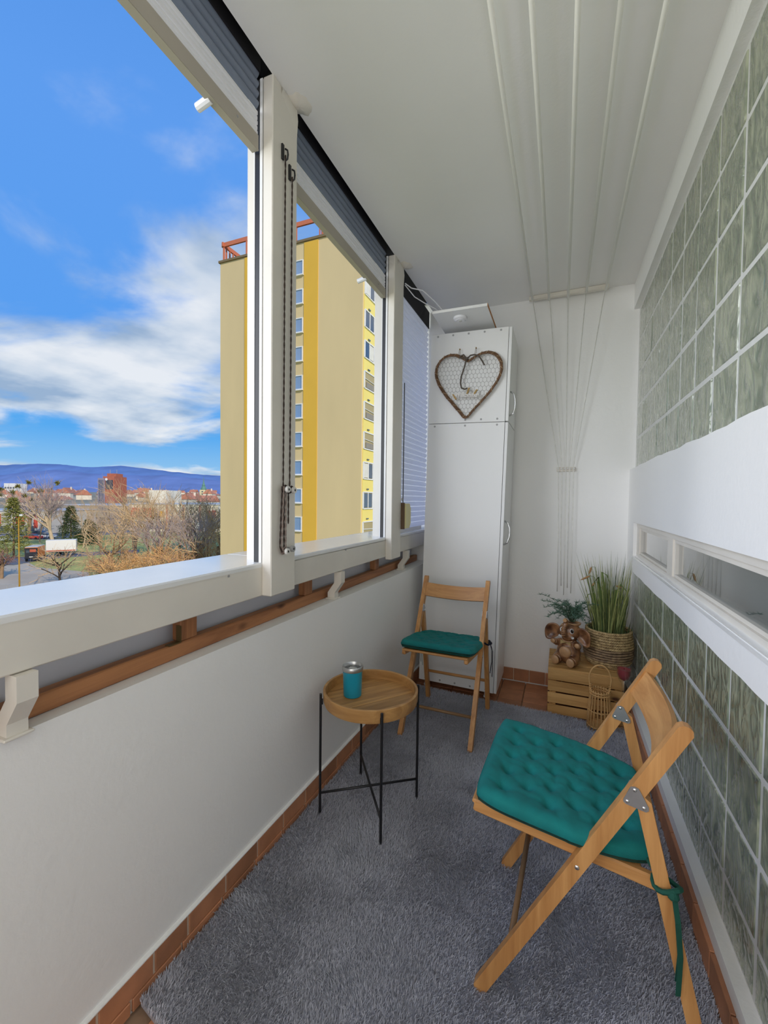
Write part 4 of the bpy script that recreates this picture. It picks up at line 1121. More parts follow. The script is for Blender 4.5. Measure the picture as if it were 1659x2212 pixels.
def fern():
    root = empty('feathery_fern', (EX+.020, EY+.016, CH+.240)); tag(root, 'feathery blue-green asparagus fern in the elephant planter', 'plant')
    rnd = random.Random(11); mats = (paint('fern_green', '45624c', .65, .2, 40), paint('fern_blue_green', '587a6a', .65, .2, 40)); sets = (MB(), MB()); stems = MB()
    for i in range(40):
        a = rnd.uniform(0, 2*PI); rad = rnd.uniform(.07, .19); up = rnd.uniform(.02, .125)
        sx = 1.0 if math.cos(a) < 0 else .72
        end = V((math.cos(a)*rad*sx, math.sin(a)*rad*.55, up))
        if i == 0: end = V((-.19, -.02, .155))
        if EY+.016+end.y > YB-.03: end.y = YB-.03-EY-.016
        pts = [V((0, 0, 0)).lerp(end, t)+V((0, 0, .05*math.sin(PI*t*.9))) for t in [k/8 for k in range(9)]]
        stems.tube(pts, .0011, 4)
        for k in range(2, 9):
            for q in range(7):
                p = pts[k]+V((rnd.uniform(-.006, .006), rnd.uniform(-.006, .006), rnd.uniform(-.004, .004)))
                d = V((rnd.uniform(-1, 1), rnd.uniform(-1, 1), rnd.uniform(-.2, 1))).normalized()*rnd.uniform(.012, .028)
                blade_strip(sets[rnd.random() < .5], [p, p+d*.5, p+d], .0026, V((rnd.uniform(-1, 1), 1, 0)))
    for s_, m_ in zip(sets, mats): o = s_.build('fern_fronds', m_, root); o['kind'] = 'stuff'
    stems.build('fern_stems', paint('fern_stem', '3e4f35', .6), root)['kind'] = 'stuff'
fern()
def lantern():
    cx, cy = .222, 2.634
    root = empty('rattan_lantern', (cx, cy, .018)); tag(root, 'slender rattan lantern with a loop handle in front of the crate', 'lantern')
    rb, rt, h = .062, .047, .195
    n = 20
    for i in range(n):
        a = 2*PI*i/n+.1; j = random.uniform(-.02, .02)
        MB().tube([(rb*math.cos(a), rb*math.sin(a), -.012), (rb*.93*math.cos(a+j), rb*.93*math.sin(a+j), h*.45), (rt*math.cos(a), rt*math.sin(a), h), (rt*.98*math.cos(a), rt*.98*math.sin(a), h+.014)], .0032, 6).build('cane', M_RATTAN, root, True)
    for r, z in ((rb*.96, .012), (rb*.90, .095), (rt+.003, .186), (rt+.003, .200)):
        MB().tube([(r*math.cos(2*PI*i/32), r*math.sin(2*PI*i/32), z+.001*math.sin(i*1.7)) for i in range(32)], .0034, 6, closed=True).build('ring', M_RATTAN, root, True)
    MB().lathe([(0, .004), (rb*.9, .004), (rb*.9, .010), (0, .010)], n=24).build('base', M_RATTAN, root)
    w = .055
    pts = [(-rt, 0, .165), (-rt-.002, 0, .21)]+[(-w*math.cos(PI*i/14), 0, .265+.080*math.sin(PI*i/14)) for i in range(15)]+[(rt+.002, 0, .21), (rt, 0, .165)]
    MB().tube(pts, .0040, 8).build('handle', M_RATTAN, root, True)
    for s in (-1, 1): MB().tube([(s*(rt+.001)+.006*math.cos(t*1.2), .006*math.sin(t*1.2), .19+t*.0022) for t in range(22)], .0024, 5).build('handle_binding', M_RATTAN, root, True)
lantern()
def candle():
    root = empty('candle_glass', (.338, 2.640, .018)); tag(root, 'red candle in a clear stemmed glass between lantern and glass blocks', 'candle holder')
    g = glass_mat('clear_glass', (.97, .98, .98), 1.4)
    MB().lathe([(0, .0), (.034, .0), (.035, .003), (.012, .010), (.007, .02), (.006, .10), (.007, .22), (.012, .262), (.028, .285), (.036, .315), (.037, .350), (.0355, .350), (.0345, .316), (.026, .289), (.0, .272)], n=32).build('glass', g, root, True, None, 60)
    MB().lathe([(0, .275), (.024, .290), (.033, .316), (.034, .340), (0, .338)], n=28).build('wax', paint('red_wax', '9a3a40', .45, .15, 20), root, True, None, 50)
    MB().tube([(0, 0, .338), (.001, 0, .346)], .0012, 5).build('wick', M_BLACK, root)
candle()

# ------------------------------------------------------------------ outside: ground, town, tower, trees
GZ = -11.0
def ground_pt(px, py): return on_z(px, py, GZ)
M_GRASS = paint('winter_grass', 'b1ae62', .95, .25, .12)
M_ROAD = paint('grey_asphalt', '6b6f78', .9, .08, .2)
M_PAVE = paint('pale_paving', 'c3b39b', .9, .08, .3)
mb = MB(); mb.add([(-700, -120, GZ), (25, -120, GZ), (25, 500, GZ), (-700, 500, GZ)], [(0, 1, 2, 3)])
structure(mb.build('ground', M_GRASS))
def patch(name, pix, dz, mat):
    P = [ground_pt(x, y) for x, y in pix]; mb = MB(); k = len(P)
    mb.add([(p.x, p.y, GZ-.2) for p in P]+[(p.x, p.y, GZ+dz) for p in P], [tuple(range(k, 2*k))]+[(i, (i+1) % k, k+(i+1) % k, k+i) for i in range(k)])
    return structure(mb.build(name, mat))
patch('pavement_1', [(-160, 1300), (-160, 1222), (30, 1222), (62, 1216), (80, 1226), (120, 1230), (190, 1236), (215, 1300)], .06, M_PAVE)
patch('road_1', [(-160, 1221), (-160, 1206), (54, 1203), (150, 1195), (300, 1188), (300, 1193), (160, 1203), (100, 1208), (64, 1215), (30, 1221)], .05, M_ROAD)
patch('road_2', [(-160, 1172), (-160, 1152), (300, 1142), (300, 1150), (110, 1165)], .05, M_ROAD)

# far terrain rising to the town, then wooded hills
mb = MB(); vs = []; fs = []; rows = [(150, GZ-.3), (260, GZ+1), (420, -3), (700, 2), (1100, 8), (1800, 14)]
angs = [math.radians(90+a) for a in range(-12, 100, 4)]
for d, z in rows:
    for a in angs: vs.append((d*math.cos(a), d*math.sin(a), z))
k = len(angs)
for i in range(len(rows)-1):
    for j in range(k-1): fs.append((i*k+j, i*k+j+1, (i+1)*k+j+1, (i+1)*k+j))
mb.add(vs, fs); structure(mb.build('terrain', paint('town_ground', '8f8a74', .95, .3, .02), None, True))
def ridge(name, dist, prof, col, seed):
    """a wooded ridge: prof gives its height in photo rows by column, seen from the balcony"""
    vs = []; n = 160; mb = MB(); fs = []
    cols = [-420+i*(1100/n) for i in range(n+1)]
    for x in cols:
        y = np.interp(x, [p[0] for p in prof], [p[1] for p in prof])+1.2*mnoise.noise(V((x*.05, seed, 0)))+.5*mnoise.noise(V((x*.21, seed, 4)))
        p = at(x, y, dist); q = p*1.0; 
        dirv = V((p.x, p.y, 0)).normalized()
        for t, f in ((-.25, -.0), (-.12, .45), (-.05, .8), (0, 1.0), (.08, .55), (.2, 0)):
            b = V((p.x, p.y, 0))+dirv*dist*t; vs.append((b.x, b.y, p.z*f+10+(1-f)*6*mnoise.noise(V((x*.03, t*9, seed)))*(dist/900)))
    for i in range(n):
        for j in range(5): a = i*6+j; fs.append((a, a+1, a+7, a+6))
    mb.add(vs, fs); return structure(mb.build(name, paint(name+'_forest', col, .95, .16, .006), None, True))  # distance haze is put into the blue of the forest colour
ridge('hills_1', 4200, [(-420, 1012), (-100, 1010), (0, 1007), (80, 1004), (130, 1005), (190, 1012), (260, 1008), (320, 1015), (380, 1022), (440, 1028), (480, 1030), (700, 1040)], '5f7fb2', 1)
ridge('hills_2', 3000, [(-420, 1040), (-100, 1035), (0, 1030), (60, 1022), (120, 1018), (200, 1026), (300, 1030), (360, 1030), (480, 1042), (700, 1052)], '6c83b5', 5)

M_ROOF = paint('red_clay_roof', 'b87a60', .8, .15, .5, per_obj=.2)
M_ROOFG = paint('grey_sheet_roof', 'b9bec6', .6, .1, .5)
M_HW = paint('pale_house_wall', 'e2d8c4', .85, .06, .5, per_obj=.15)
M_GLD = paint('dark_window_glass', '46505c', .12, .1, .3, spec=.9)
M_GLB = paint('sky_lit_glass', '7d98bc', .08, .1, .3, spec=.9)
M_WFR = paint('white_window_frame', (.78, .77, .74), .5)

# town houses: walls, gabled roof and chimney, copied and turned
def house_proto():
    root = empty('town_house', (0, 0, -60)); 
    MB().box((0, 0, 3), (9, 11, 6)).build('wall', M_HW, root)
    mb = MB(); mb.add([(-5, -6, 6), (5, -6, 6), (5, 6, 6), (-5, 6, 6), (0, -6, 10), (0, 6, 10)], [(0, 1, 4), (3, 5, 2), (1, 2, 5, 4), (0, 4, 5, 3), (0, 3, 2, 1)]); mb.build('roof', M_ROOF, root)
    MB().box((1.6, 2, 9.6), (.9, .9, 2.2)).build('chimney', M_HW, root)
    return root
hp = house_proto(); rnd = random.Random(21); first = True; house_spots = [tuple(at(235, 1075, 335)[:2]), tuple(at(437, 1075, 525)[:2]), tuple(at(20, 1075, 425)[:2])]
for i in range(130):
    px = rnd.uniform(-60, 478); t = rnd.random(); d = 260+700*t**1.2
    z = np.interp(d, [150, 260, 420, 700, 1100], [GZ, GZ+1, -3, 2, 8])
    if 195 < px < 262 and d < 420: continue
    p = at(px, 1075, d)
    if any((p.x-q[0])**2+(p.y-q[1])**2 < 21**2 for q in house_spots): continue
    house_spots.append((p.x, p.y)); h = hp if first else copy_tree(hp); first = False
    h.location = (p.x, p.y, z-.5); h.rotation_euler = (0, 0, rnd.uniform(0, PI)); s = rnd.uniform(.75, 1.2); h.scale = (s*rnd.uniform(.9, 1.4), s, s*rnd.uniform(.8, 1.15))
    tag(h, 'small pale house with red roof in the distant hazy town', 'house', 'distant red-roofed town houses')

def block_building(name, px0, px1, py_top, d, depth, label, wallm, zb=None, parts=None, roofm=None, cat='building'):
    """a box building whose front spans two photo columns at a distance; returns its Empty with X across, Z up"""
    a = at(px0, 1075, d); b = at(px1, 1075, d); a.z = b.z = 0
    w = (b-a).length; zt = at((px0+px1)/2, py_top, d).z; zb_ = zb if zb is not None else np.interp(d, [150, 260, 420, 700, 1100], [GZ, GZ+1, -3, 2, 8])
    root = empty(name, ((a+b)/2)+V((0, 0, zb_)), math.atan2(b.y-a.y, b.x-a.x)); tag(root, label, cat)
    h = zt-zb_
    MB().box((0, depth/2, h/2), (w, depth, h)).build('wall', wallm, root)
    if roofm: MB().box((0, depth/2, h+.15), (w+.6, depth+.6, .4)).build('roof', roofm, root)
    return root, w, h
M_BRK = paint('red_brick_tower', 'b0664e', .85, .1, .5)
M_BRKG = paint('grey_violet_facade', '8c8496', .7, .1, .5)
r, w, h = block_building('office_tower', 223, 247, 1029, 330, 16, 'red and grey office tower rising above the town roofs', M_BRK)
MB().box((-w/2-1.2, 4, h*.47), (5.2, 9, h*.94)).build('stair_wing', M_BRKG, r)
for i in range(3): MB().box((-w/2-2.6+1.4*i, -.6, h*.45), (.5, .5, h*.86)).build('rib', M_GLD, r)
MB().box((.5, -.15, h*.73), (w*.66, .3, h*.30)).build('sign_panel', paint('dark_sign', '4c4a52', .5), r)
MB().tube([(-w*.18, -.35, h*.90), (-w*.18, -.5, h*.90)], 1.0, 16).build('clock', M_WFR, r)
MB().box((0, 8, h+1.2), (w*.8, 9, 2.4)).build('roof_house', M_BRK, r)
for x in (-.3, .3): MB().tube([(w*x, 6, h), (w*x, 6, h+5.5)], .15, 5).build('mast', M_CAP, r)
r, w, h = block_building('church', 431, 443, 1058, 520, 8, 'pale church tower with slender green spire on the skyline', paint('cream_church', 'd9cba0', .85, .05, .5))
mb = MB(); hw = w/2
mb.lathe([(hw*1.05, h), (hw*1.1, h+1.0), (hw*.8, h+3), (hw*.55, h+4.5), (hw*.62, h+5.5), (hw*.30, h+8), (hw*.14, h+12), (0, h+17)], (0, 4, 0), 8); mb.build('spire', paint('green_copper', '5f8a7a', .6), r)
for z in (.55, .80): MB().box((0, -.1, h*z), (w*.22, .3, h*.12)).build('belfry_window', M_GLD, r)
MB().box((w*1.4, 10, h*.22), (w*1.8, 22, h*.44)).build('nave', M_HW, r)
mb = MB(); mb.add([(w*.4, -1, h*.44), (w*2.4, -1, h*.44), (w*2.4, 21, h*.44), (w*.4, 21, h*.44), (w*1.4, -1, h*.66), (w*1.4, 21, h*.66)], [(0, 1, 4), (3, 5, 2), (1, 2, 5, 4), (0, 4, 5, 3)]); mb.build('nave_roof', M_ROOF, r)

# shopping hall with red fascia panels
M_SHOP = paint('pale_shop_wall', 'e6dcc4', .8, .04, .3); M_RED = paint('red_sign_panel', 'd0533c', .6, .05, .4); M_YEL = paint('yellow_sign_panel', 'd9a03a', .6); M_SHG = paint('grey_hall_wall', 'aa9c8a', .8, .05, .3)
r, w, h = block_building('shopping_hall', 279, 484, 1090, 150, 30, 'wide pale shopping hall with red sign panels behind the bare trees', M_SHOP, GZ, None, M_ROOFG)
MB().box((-w*.36, -.2, h*.70), (w*.26, .4, h*.34)).build('red_panel', M_RED, r)
MB().box((-w*.175, -.2, h*.64), (w*.075, .4, h*.22)).build('yellow_panel', M_YEL, r)
MB().box((w*.365, -.2, h*.68), (w*.095, .4, h*.24)).build('red_panel', M_RED, r)
MB().box((w*.47, -.2, h*.80), (w*.05, .4, h*.34)).build('white_panel', M_WFR, r)
for i in range(9): MB().box((-w*.10+w*.058*i, -.15, h*.5), (.5, .5, h*.98)).build('pilaster', M_ROOF if i % 3 == 0 else M_HW, r)
for i in range(7): MB().box((-w*.42+w*.13*i, -.12, h*.24), (w*.10, .3, h*.30)).build('shop_window', M_GLD, r)
mb = MB(); mb.box((w*.22, -.3, h*.30), (1.9, .5, h*.34)); mb.build('entrance', M_WFR, r)
MB().box((-w*.33, 14, h+2.6), (w*.19, 12, 5.0)).build('upper_block', M_SHOP, r)
r, w, h = block_building('grey_hall', 140, 279, 1092, 165, 30, 'long grey hall with white roof edge beside the shopping hall', M_SHG, GZ, None, M_ROOFG)
for i in range(6): MB().box((-w*.40+w*.16*i, -.12, h*.30), (w*.09, .3, h*.34)).build('shop_window', M_GLD, r)
r, w, h = block_building('retail_store', -90, 96, 1104, 135, 24, 'low retail store with red panels behind the pine, at far left', paint('store_wall', 'c9c3b8', .8, .05, .3), GZ, None, M_ROOFG)
for i, f in enumerate((.22, .40, .475, -.05, -.3)): MB().box((w*f, -.2, h*.58), (w*(.09 if i == 0 else .035 if i < 3 else .08), .4, h*(.34 if i % 2 == 0 else .6))).build('red_panel', M_RED if i != 2 else M_WFR, r)
for i in range(6): MB().box((-w*.42+w*.15*i, -.12, h*.20), (w*.10, .3, h*.30)).build('shop_window', M_GLD, r)
r, w, h = block_building('white_hall', 9, 33, 1044, 420, 14, 'small white flat-roofed building on the skyline at far left', M_WFR)
for i in range(4): MB().box((-w*.36+w*.24*i, -.15, h*.72), (w*.14, .3, h*.10)).build('window', M_GLD, r)

# the yellow apartment tower
TX0, TX1, TY, TZ = -33.67, -17.05, 35.6, 25.85
M_BEI = paint('beige_render', 'd8c090', .85, .05, .35, .05, 8, stretch=(1, 1, .25))
M_YST = paint('ochre_stripe_render', 'e0b040', .85, .04, .3)
M_YEF = paint('pale_yellow_render', 'e8d478', .85, .04, .3)
def tower():
    root = empty('apartment_tower', ((TX0+TX1)/2, TY, GZ)); tag(root, 'tall yellow apartment tower with ochre stripes and roof railing', 'building')
    o = -V(root.location)
    def put(mb, nm, mt, par=None):
        a = mb.build(nm, mt, par or root)
        if par is None: a.location = o
        return a
    D = 22.0
    put(MB().box(((TX0+TX1)/2, TY+D/2, (GZ+TZ)/2), (TX1-TX0, D, TZ-GZ)), 'wall', M_BEI)
    put(MB().box((TX1+.04, TY+D/2+.1, (GZ+TZ)/2), (.10, D-.2, TZ-GZ-.4)), 'side_facade', M_YEF)
    for a, b in ((3.22, 4.90), (10.36, 11.92)):
        put(MB().box((TX0+(a+b)/2, TY-.02, (GZ+TZ-.1)/2), (b-a, .08, TZ-GZ-.1)), 'stripe_panel', M_YST)
    put(MB().box(((TX0+TX1)/2, TY+D/2, TZ+.10), (TX1-TX0+.3, D+.3, .22)), 'parapet_cap', paint('brown_roof_edge', '7d6a4a', .7))
    # window bay between the stripes, one window a storey
    fl = [24.18-2.745*i for i in range(13)]
    fr0 = None
    for z1 in fl:
        z0 = z1-1.40; zc = (z0+z1)/2
        for cx_, w_ in ((TX0+9.45, 1.70),):
            f = MB()
            for (c, s) in (((0, 0, .66), (w_, .16, .09)), ((0, 0, -.66), (w_, .16, .09)), ((-w_/2+.045, 0, 0), (.09, .16, 1.40)), ((w_/2-.045, 0, 0), (.09, .16, 1.40)), ((-.05, 0, 0), (.12, .16, 1.40)), ((0, -.06, -.74), (w_+.1, .22, .07))): f.box(c, s)
            if fr0 is None:
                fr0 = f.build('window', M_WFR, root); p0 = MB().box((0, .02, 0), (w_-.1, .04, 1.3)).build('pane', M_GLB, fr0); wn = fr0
            else:
                wn = share(fr0, 'window', root); share(p0, 'pane', wn)
            wn.location = V((cx_, TY-.06, zc))+o
    # loggias on the sunny side
    for i in range(12):
        zc = 20.6 - 2.78*i - .0
        if i == 0: zc = 20.75
        w_, h_ = 2.95, 1.55
        f = MB(); t = .10
        for (c, s) in (((0, 0, h_/2), (.14, w_, t)), ((0, 0, -h_/2), (.14, w_, t)), ((0, -w_/2, 0), (.14, t, h_)), ((0, w_/2, 0), (.14, t, h_))): f.box(c, s)
        lg = f.build('loggia', M_WFR, root); lg.location = V((TX1+.12, TY+1.72, zc))+o
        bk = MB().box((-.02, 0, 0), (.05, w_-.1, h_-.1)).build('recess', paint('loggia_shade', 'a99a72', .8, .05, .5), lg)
        glazed = i in (0, 1, 2, 6, 7)
        if glazed:
            n_ = 3
            for k in range(n_):
                MB().box((.035, -w_/2+w_*(k+.5)/n_, 0), (.03, w_/n_-.16, h_-.24)).build('pane', M_GLD if (i+k) % 3 else paint('white_blind', 'd9d4c6', .7), lg)
                MB().box((.06, -w_/2+w_*(k+1)/n_, 0), (.06, .09, h_)).build('mullion', M_WFR, lg)
        else:
            MB().box((.05, -.3, -h_*.28), (.06, w_*.55, .5)).build('loggia_clutter', paint('grey_clutter', '8d867a', .8), lg)
            MB().tube([(.06, -w_/2+.1, .1), (.06, w_/2-.1, .0)], .035, 5).build('drying_line', M_WFR, lg)
        MB().box((.05, -.55, 1.06), (.06, .42, .10)).build('vent_slot', M_GLD, lg)
    for y, z in ((4.3, 12.4), (4.2, 1.2)):
        mb = MB(); mb.lathe([(0, .0), (.25, .03), (.42, .10), (.50, .17)], (0, 0, 0), 16); d = mb.build('satellite_dish', paint('dish_grey', 'b5ad98', .6), root, True)
        d.rotation_euler = (math.radians(60), 0, math.radians(60)); d.location = V((TX1+.5, TY+y, z))+o
        MB().tube([(0, 0, 0), (0, -.2, -.6)], .04, 5).build('dish_arm', M_CAP, d)
    # roof railing: rail, posts, balusters at the corner
    RM = paint('terracotta_railing', 'c8714f', .7, .05)
    zt = TZ+.25
    put(MB().box(((TX0+TX1)/2, TY+.25, zt+1.72), (TX1-TX0, .18, .42)), 'top_rail', RM)
    put(MB().box((TX0+.25, TY+8, zt+1.72), (.18, 16, .42)), 'top_rail', RM)
    for x in [TX0+.25+i*3.0 for i in range(6)]: put(MB().box((x, TY+.25, zt+.8), (.16, .16, 1.6)), 'rail_post', RM)
    for i in range(9): put(MB().box((TX0+11.9+.24*i, TY+.25, zt+.8), (.10, .10, 1.6)), 'baluster', RM)
    for i in range(5): put(MB().box((TX0+.25, TY+.6+.5*i, zt+.8), (.12, .12, 1.6)), 'baluster', RM)
    put(MB().box(((TX0+TX1)/2+2, TY+10, zt+1.2), (7, 7, 2.4)), 'lift_house', M_BEI)
tower()

# ---------------- trees
M_BARK = paint('brown_bark', '94785a', .9, .2, 2); M_TWIG = paint('bare_twigs', 'cbab82', .9, .2, 1.0); M_TWIGG = paint('grey_violet_twigs', 'b5a29c', .9, .2, 1.0); M_PALE = paint('pale_bark', 'c0ab8c', .9, .15, 2)
M_LEAFB = paint('withered_leaves', 'dfae74', .9, .3, 1.2); M_NEED = paint('dark_needles', '5c6a3e', .9, .3, 1.5); M_NEEDL = paint('olive_needles', '98974f', .9, .3, 1.5); M_MIST = paint('olive_mistletoe', '75702c', .9, .3, 1.5)
def grow(big, small, p, d, L, r, level, maxl, rnd, spread, kids, up):
    n = 3; pts = [p]; q = p.copy(); dd = d.copy()
    for i in range(n):
        dd = (dd+V((rnd.uniform(-.16, .16), rnd.uniform(-.16, .16), rnd.uniform(-.05, .10)+up))).normalized(); q = q+dd*(L/n); pts.append(q.copy())
    rs = [r*(1-.45*i/n) for i in range(n+1)]
    (big if level < 2 else small).tube(pts, rs, 5 if level == 0 else 4 if level == 1 else 3, caps=False)
    if level >= maxl: return
    for k in range(kids[min(level, len(kids)-1)]):
        t = rnd.uniform(.35, 1.0); i = min(n-1, int(t*n)); b = pts[i].lerp(pts[i+1], t*n-i)
        a = rnd.uniform(0, 2*PI); s = dd.orthogonal().normalized(); s2 = dd.cross(s)
        nd = (dd*math.cos(spread)+(s*math.cos(a)+s2*math.sin(a))*math.sin(spread)*rnd.uniform(.6, 1.3)).normalized()
        grow(big, small, b, nd, L*rnd.uniform(.55, .80), max(r*.46, .009), level+1, maxl, rnd, spread, kids, up)
def bare_tree(px, d, py_top, label, seed, trunk=.25, spread=.62, kids=(6, 5, 4, 3), maxl=4, twig=None, bark=None, r0=.22, group=None, up=.03, extra=None, name='bare_tree', min_r=None):
    rnd = random.Random(seed); b = at(px, 1075, d); base = V((b.x, b.y, GZ)); top = at(px, py_top, d).z; H = top-GZ
    root = empty(name, base); tag(root, label, 'tree', group)
    big, small = MB(), MB()
    grow(big, small, V((0, 0, -.2)), V((rnd.uniform(-.06, .06), rnd.uniform(-.06, .06), 1)).normalized(), H*trunk, r0, 0, maxl, rnd, spread, kids, up)
    zs = max(v[2] for v in small.v); f = H/zs
    big.v = [(x*f, y*f, z*f) for x, y, z in big.v]; small.v = [(x*f, y*f, z*f) for x, y, z in small.v]
    big.build('trunk', bark or M_BARK, root, True); o = small.build('twigs', twig or M_TWIG, root); o['kind'] = 'stuff'
    if extra: extra(root, rnd, small.v)
    return root
def mistletoe(root, rnd, pts):
    hi = [p for p in pts if p[2] > .62*max(q[2] for q in pts)]
    for i in range(9):
        p = rnd.choice(hi); mb = MB()
        for k in range(70):
            d = V((rnd.gauss(0, 1), rnd.gauss(0, 1), rnd.gauss(0, 1))).normalized()*rnd.uniform(.4, .95); blade_strip(mb, [V(p), V(p)+d*.6, V(p)+d], .16, V((rnd.uniform(-1, 1), 1, .2)))
        mb.build('mistletoe', M_MIST, root)
def leaves(n, size, mat, frac=.2):
    def f(root, rnd, pts):
        mb = MB(); zmax = max(p[2] for p in pts)
        hi = [p for p in pts if p[2] > frac*zmax]
        for i in range(n):
            p = V(rnd.choice(hi))+V((rnd.gauss(0, .25), rnd.gauss(0, .25), rnd.gauss(0, .2))); d = V((rnd.gauss(0, 1), rnd.gauss(0, 1), rnd.gauss(0, 1))).normalized()*size
            blade_strip(mb, [p, p+d*.5, p+d], size*.6, V((rnd.uniform(-1, 1), 1, .2)))
        o = mb.build('withered_foliage', mat, root); o['kind'] = 'stuff'
    return f
bare_tree(112, 96, 1016, 'tall bare tree with mistletoe clumps, left of the office tower', 3, .22, .55, (7, 6, 5, 3), 4, M_TWIGG, M_PALE, .24, extra=mistletoe)
bare_tree(178, 100, 1040, 'pale slender bare tree just left of the office tower', 5, .35, .5, (6, 5, 4, 3), 4, M_TWIG, M_PALE, .15)
bare_tree(290, 74, 1022, 'bare tree in front of the red sign panel', 8, .20, .62, (7, 5, 4, 3), 4, M_TWIG, M_BARK, .17)
bare_tree(352, 70, 1036, 'spreading bare tree before the middle of the shopping hall', 12, .18, .70, (7, 5, 4, 3), 4, M_TWIG, M_BARK, .16)
bare_tree(425, 66, 1050, 'broad bare tree under the church spire', 17, .16, .72, (8, 6, 4, 3), 4, M_TWIG, M_BARK, .17)
bare_tree(468, 60, 1066, 'bare tree whose branches overlap the yellow tower', 23, .20, .75, (7, 5, 4, 3), 4, M_TWIG, M_BARK, .14)
bare_tree(128, 57, 1165, 'small dark bare tree standing right in front of the white trailer', 29, .35, .95, (9, 6, 3), 3, M_TWIG, paint('dark_bark', '4a4038', .9), .11, up=-.02)
bare_tree(245, 60, 1090, 'low bare tree with crossing limbs above the brown shrubs', 31, .2, .9, (8, 5, 4, 2), 4, M_TWIG, M_BARK, .13)
bare_tree(60, 120, 1050, 'bare tree behind the olive pine at far left', 37, .25, .6, (6, 5, 4, 3), 4, M_TWIG, M_BARK, .3)
bare_tree(0, 62, 1172, 'low bare shrub tree at the left edge by the road', 41, .2, .9, (8, 5, 4), 3, paint('reddish_twigs', '8d6a5c', .9), M_BARK, .12)
for i, (px, d, top) in enumerate(((218, 92, 1068), (262, 82, 1060), (318, 84, 1044), (338, 60, 1082), (388, 78, 1046), (405, 58, 1088), (448, 74, 1054), (240, 110, 1056), (84, 112, 1042), (135, 118, 1048))):
    bare_tree(px, d, top, ('thin bare tree left of the hall windows', 'thin bare tree before the grey hall', 'thin bare tree before the yellow sign panel', 'low bare tree behind the russet shrubs, below the red sign', 'thin bare tree before the white shop entrance',
              'low bare tree behind the russet shrubs, near the right end of the thicket', 'thin bare tree just left of the church', 'thin bare tree below the office tower', 'thin bare tree left of the mistletoe tree', 'thin bare tree right of the mistletoe tree')[i], 300+i, .26, .55, (7, 6, 4, 3), 4, (M_TWIG, M_TWIGG)[i % 2], M_BARK, .11)
rnd = random.Random(77)
ORD = 'first second third fourth fifth sixth seventh eighth ninth tenth eleventh twelfth thirteenth fourteenth fifteenth'.split()
for i in range(15):
    px = 208+i*19.5+rnd.uniform(-5, 5); d = rnd.uniform(50, 72); low = 1186-((px-205)/300)*22+rnd.uniform(-12, 14)
    bare_tree(px, d, low, ORD[i]+' russet shrub from the left in the withered thicket below the sill', 100+i, .25, .85, (9, 6, 4), 3, M_LEAFB if i % 3 else M_TWIG, M_BARK, .05, 'russet shrubs below the sill', extra=leaves(700, .13, M_LEAFB if i % 4 else paint('pinkish_leaves', 'a9786a', .9, .2)), name='russet_shrub')
def conifer(px, d, py_top, label, seed, mat, wide=.28, open_=.0):
    rnd = random.Random(seed); b = at(px, 1075, d); H = at(px, py_top, d).z-GZ; root = empty('conifer', (b.x, b.y, GZ)); tag(root, label, 'tree')
    MB().tube([(0, 0, -.2), (.1, 0, H*.5), (0, 0, H)], [.22, .14, .03], 6).build('trunk', M_BARK, root, True)
    mb = MB()
    for i in range(60):
        t = .10+.88*i/60; z = H*t; R_ = H*wide*(1-t)**.8+.2
        for k in range(6):
            a = rnd.uniform(0, 2*PI); L = R_*rnd.uniform(.6, 1.1); e = V((math.cos(a)*L, math.sin(a)*L, -L*.12))
            for q in range(16):
                f = rnd.uniform(.25, 1.0); p = V((0, 0, z))+e*f+V((rnd.gauss(0, .12), rnd.gauss(0, .12), rnd.gauss(0, .10)))
                dv = (e.normalized()+V((rnd.gauss(0, .5), rnd.gauss(0, .5), rnd.gauss(.2, .4)))).normalized()*rnd.uniform(.3, .6)
                blade_strip(mb, [p, p+dv*.5, p+dv], .13, V((rnd.uniform(-1, 1), rnd.uniform(-1, 1), 1)))
    o = mb.build('needles', mat, root); o['kind'] = 'stuff'
conifer(152, 106, 1092, 'dark green spruce behind the white trailer', 51, M_NEED, .40)
conifer(28, 84, 1072, 'olive pine behind the yellow street lamp', 53, M_NEEDL, .34)
conifer(192, 108, 1120, 'smaller dark spruce between trailer and shopping hall', 57, M_NEED, .55)

# ---------------- street lamp, van, trailer, cars, fence
def lamp():
    b = ground_pt(42, 1262); p = at(42, 1262, 48); base = V((p.x, p.y, GZ)); top = at(43, 1113, 48).z-GZ
    root = empty('street_lamp', base); tag(root, 'yellow street lamp with curved neck at the roadside', 'street lamp')
    Y_ = paint('ochre_lamp_paint', 'b98a2c', .6, .1, 1)
    MB().tube([(0, 0, -.1), (0, 0, top*.55), (0, 0, top*.93), (.12, 0, top*.985), (.32, 0, top)], [.085, .07, .055, .05, .045], 8).build('pole', Y_, root, True)
    MB().sphere((.45, 0, top), (.22, .16, .12), 12, 8).build('lamp_head', M_WFR, root, True)
    MB().lathe([(0, 0), (.14, 0), (.12, .6), (.08, .62)], n=10).build('base', Y_, root, True)
lamp()
def vehicle_frame(px, py, yaw): p = ground_pt(px, py); return V((p.x, p.y, GZ+.06)), yaw
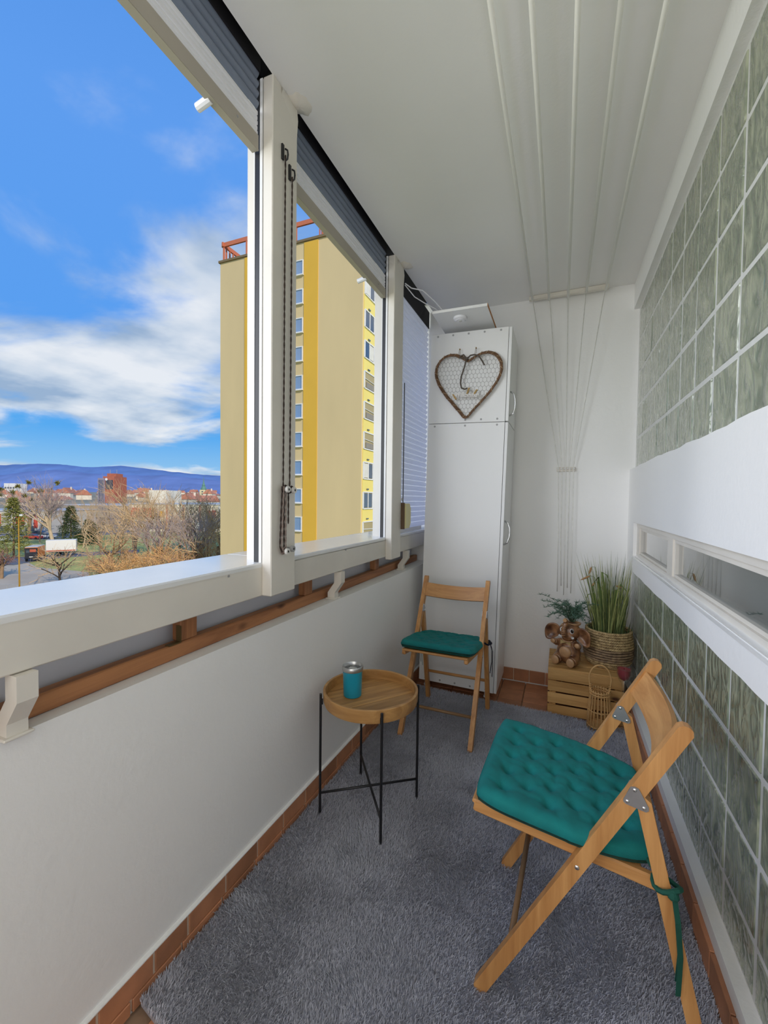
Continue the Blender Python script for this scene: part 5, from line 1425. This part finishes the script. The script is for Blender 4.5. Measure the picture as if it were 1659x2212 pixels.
def van():
    p, yaw = vehicle_frame(76, 1211, 0)
    to = (CAM-p); ya = math.atan2(to.y, to.x)
    root = empty('delivery_van', p, ya-.26); tag(root, 'dark delivery van with orange sides parked at the road bend', 'van')
    K = paint('van_black', '23242c', .4); O = paint('van_orange', 'd8792a', .45); Wt = paint('van_white', 'd5d0c8', .4)
    MB().box((-.0, 0, 1.65), (4.2, 2.0, 2.0), None, .12).build('cargo_box', O, root)
    MB().box((0, 0, 2.68), (4.2, 1.9, .10), None, .04).build('roof', Wt, root)
    MB().box((2.12, 0, 1.55), (.08, 1.9, 2.0), None, .03).build('rear_doors', K, root)
    MB().box((2.17, .25, 2.05), (.03, .9, .5)).build('rear_emblem', paint('van_emblem', 'b5553a', .5), root)
    MB().box((2.17, -.5, 1.9), (.03, .5, .45)).build('rear_window', M_GLD, root)
    MB().box((2.20, 0, .75), (.14, 1.95, .25), None, .03).build('bumper', K, root)
    MB().box((2.24, 0, .92), (.02, .55, .13)).build('number_plate', M_WFR, root)
    MB().box((-2.6, 0, 1.15), (1.3, 1.9, 1.1), None, .25).build('cab', Wt, root)
    MB().box((-2.45, 0, 1.9), (.9, 1.8, .7), None, .2).build('cab_roof', Wt, root)
    for x in (-2.3, 1.3):
        for y in (-.92, .92): MB().tube([(x, y-.11, .36), (x, y+.11, .36)], .38, 14).build('wheel', M_BLACK, root, True, None, 40)
van()
def trailer():
    p, _ = vehicle_frame(134, 1201, 0); to = CAM-p; ya = math.atan2(to.y, to.x)
    root = empty('box_trailer', p, ya-.12+PI/2); tag(root, 'white box trailer parked on the grass beyond the van', 'trailer')
    MB().box((0, 0, 2.1), (4.9, 2.1, 2.35), None, .04).build('box', paint('trailer_white', 'e2e0da', .5, .02), root)
    MB().box((0, 1.07, 1.15), (4.7, .02, .25)).build('red_band', paint('trailer_red', 'b5563c', .6), root)
    MB().box((0, -1.07, 1.15), (4.7, .02, .25)).build('red_band', paint('trailer_red', 'b5563c', .6), root)
    MB().box((0, 0, .80), (4.6, 1.8, .16)).build('chassis', M_BLACK, root)
    for x in (-.5, .5):
        for y in (-.95, .95): MB().tube([(x, y-.1, .36), (x, y+.1, .36)], .36, 12).build('wheel', M_BLACK, root, True, None, 40)
    MB().bar((2.4, 0, .78), (3.6, 0, .5), .12, .12).build('drawbar', M_BLACK, root)
trailer()
def car(px, py, yaw, mat, label):
    p, _ = vehicle_frame(px, py, 0); root = empty('parked_car', p, yaw); tag(root, label, 'car', 'parked cars')
    MB().prism([(-2.1, .3), (2.1, .3), (2.15, .75), (1.95, .92), (1.0, 1.0), (-1.7, 1.0), (-2.1, .85)], -.85, .85, 'XZ').build('body', mat, root)
    MB().prism([(-1.6, .98), (1.0, .98), (.35, 1.45), (-1.1, 1.47)], -.74, .74, 'XZ').build('cabin', M_GLD, root)
    MB().box((-.38, 0, 1.47), (1.35, 1.4, .04)).build('roof', mat, root)
    for x in (-1.3, 1.35):
        for y in (-.78, .78): MB().tube([(x, y-.1, .32), (x, y+.1, .32)], .33, 12).build('wheel', M_BLACK, root, True, None, 40)
cc = [('silver_car', 'b9bfc8', 'silver car parked at the left edge of the far road'), ('red_car', 'b04038', 'red car parked before the retail store'), ('white_car', 'd9d9d6', 'white car parked right of the red car'), ('dark_car', '3a3f4a', 'dark car parked behind the red car')]
for (nm, hx, lb), (x, y) in zip(cc, ((8, 1170), (72, 1165), (102, 1163), (88, 1157))): car(x, y, .4, paint(nm+'_paint', hx, .3, coat=.4), lb)
def fence():
    a = at(-30, 1268, 50); b = at(38, 1262, 50); A = V((a.x, a.y, 0)); B = V((b.x, b.y, 0)); root = empty('roadside_railing', V((A.x, A.y, GZ))); tag(root, 'thin metal railing at the bottom left beside the lamp', 'railing')
    h = at(16, 1263, 50).z-GZ; d = B-A
    for i in range(4): q = d*(i/3); MB().tube([(q.x, q.y, -.1), (q.x, q.y, h)], .04, 6).build('post', M_CAP, root)
    for f in (1.0, .55): MB().tube([(0, 0, h*f), (d.x, d.y, h*f)], .035, 6).build('rail', M_CAP, root)
fence()
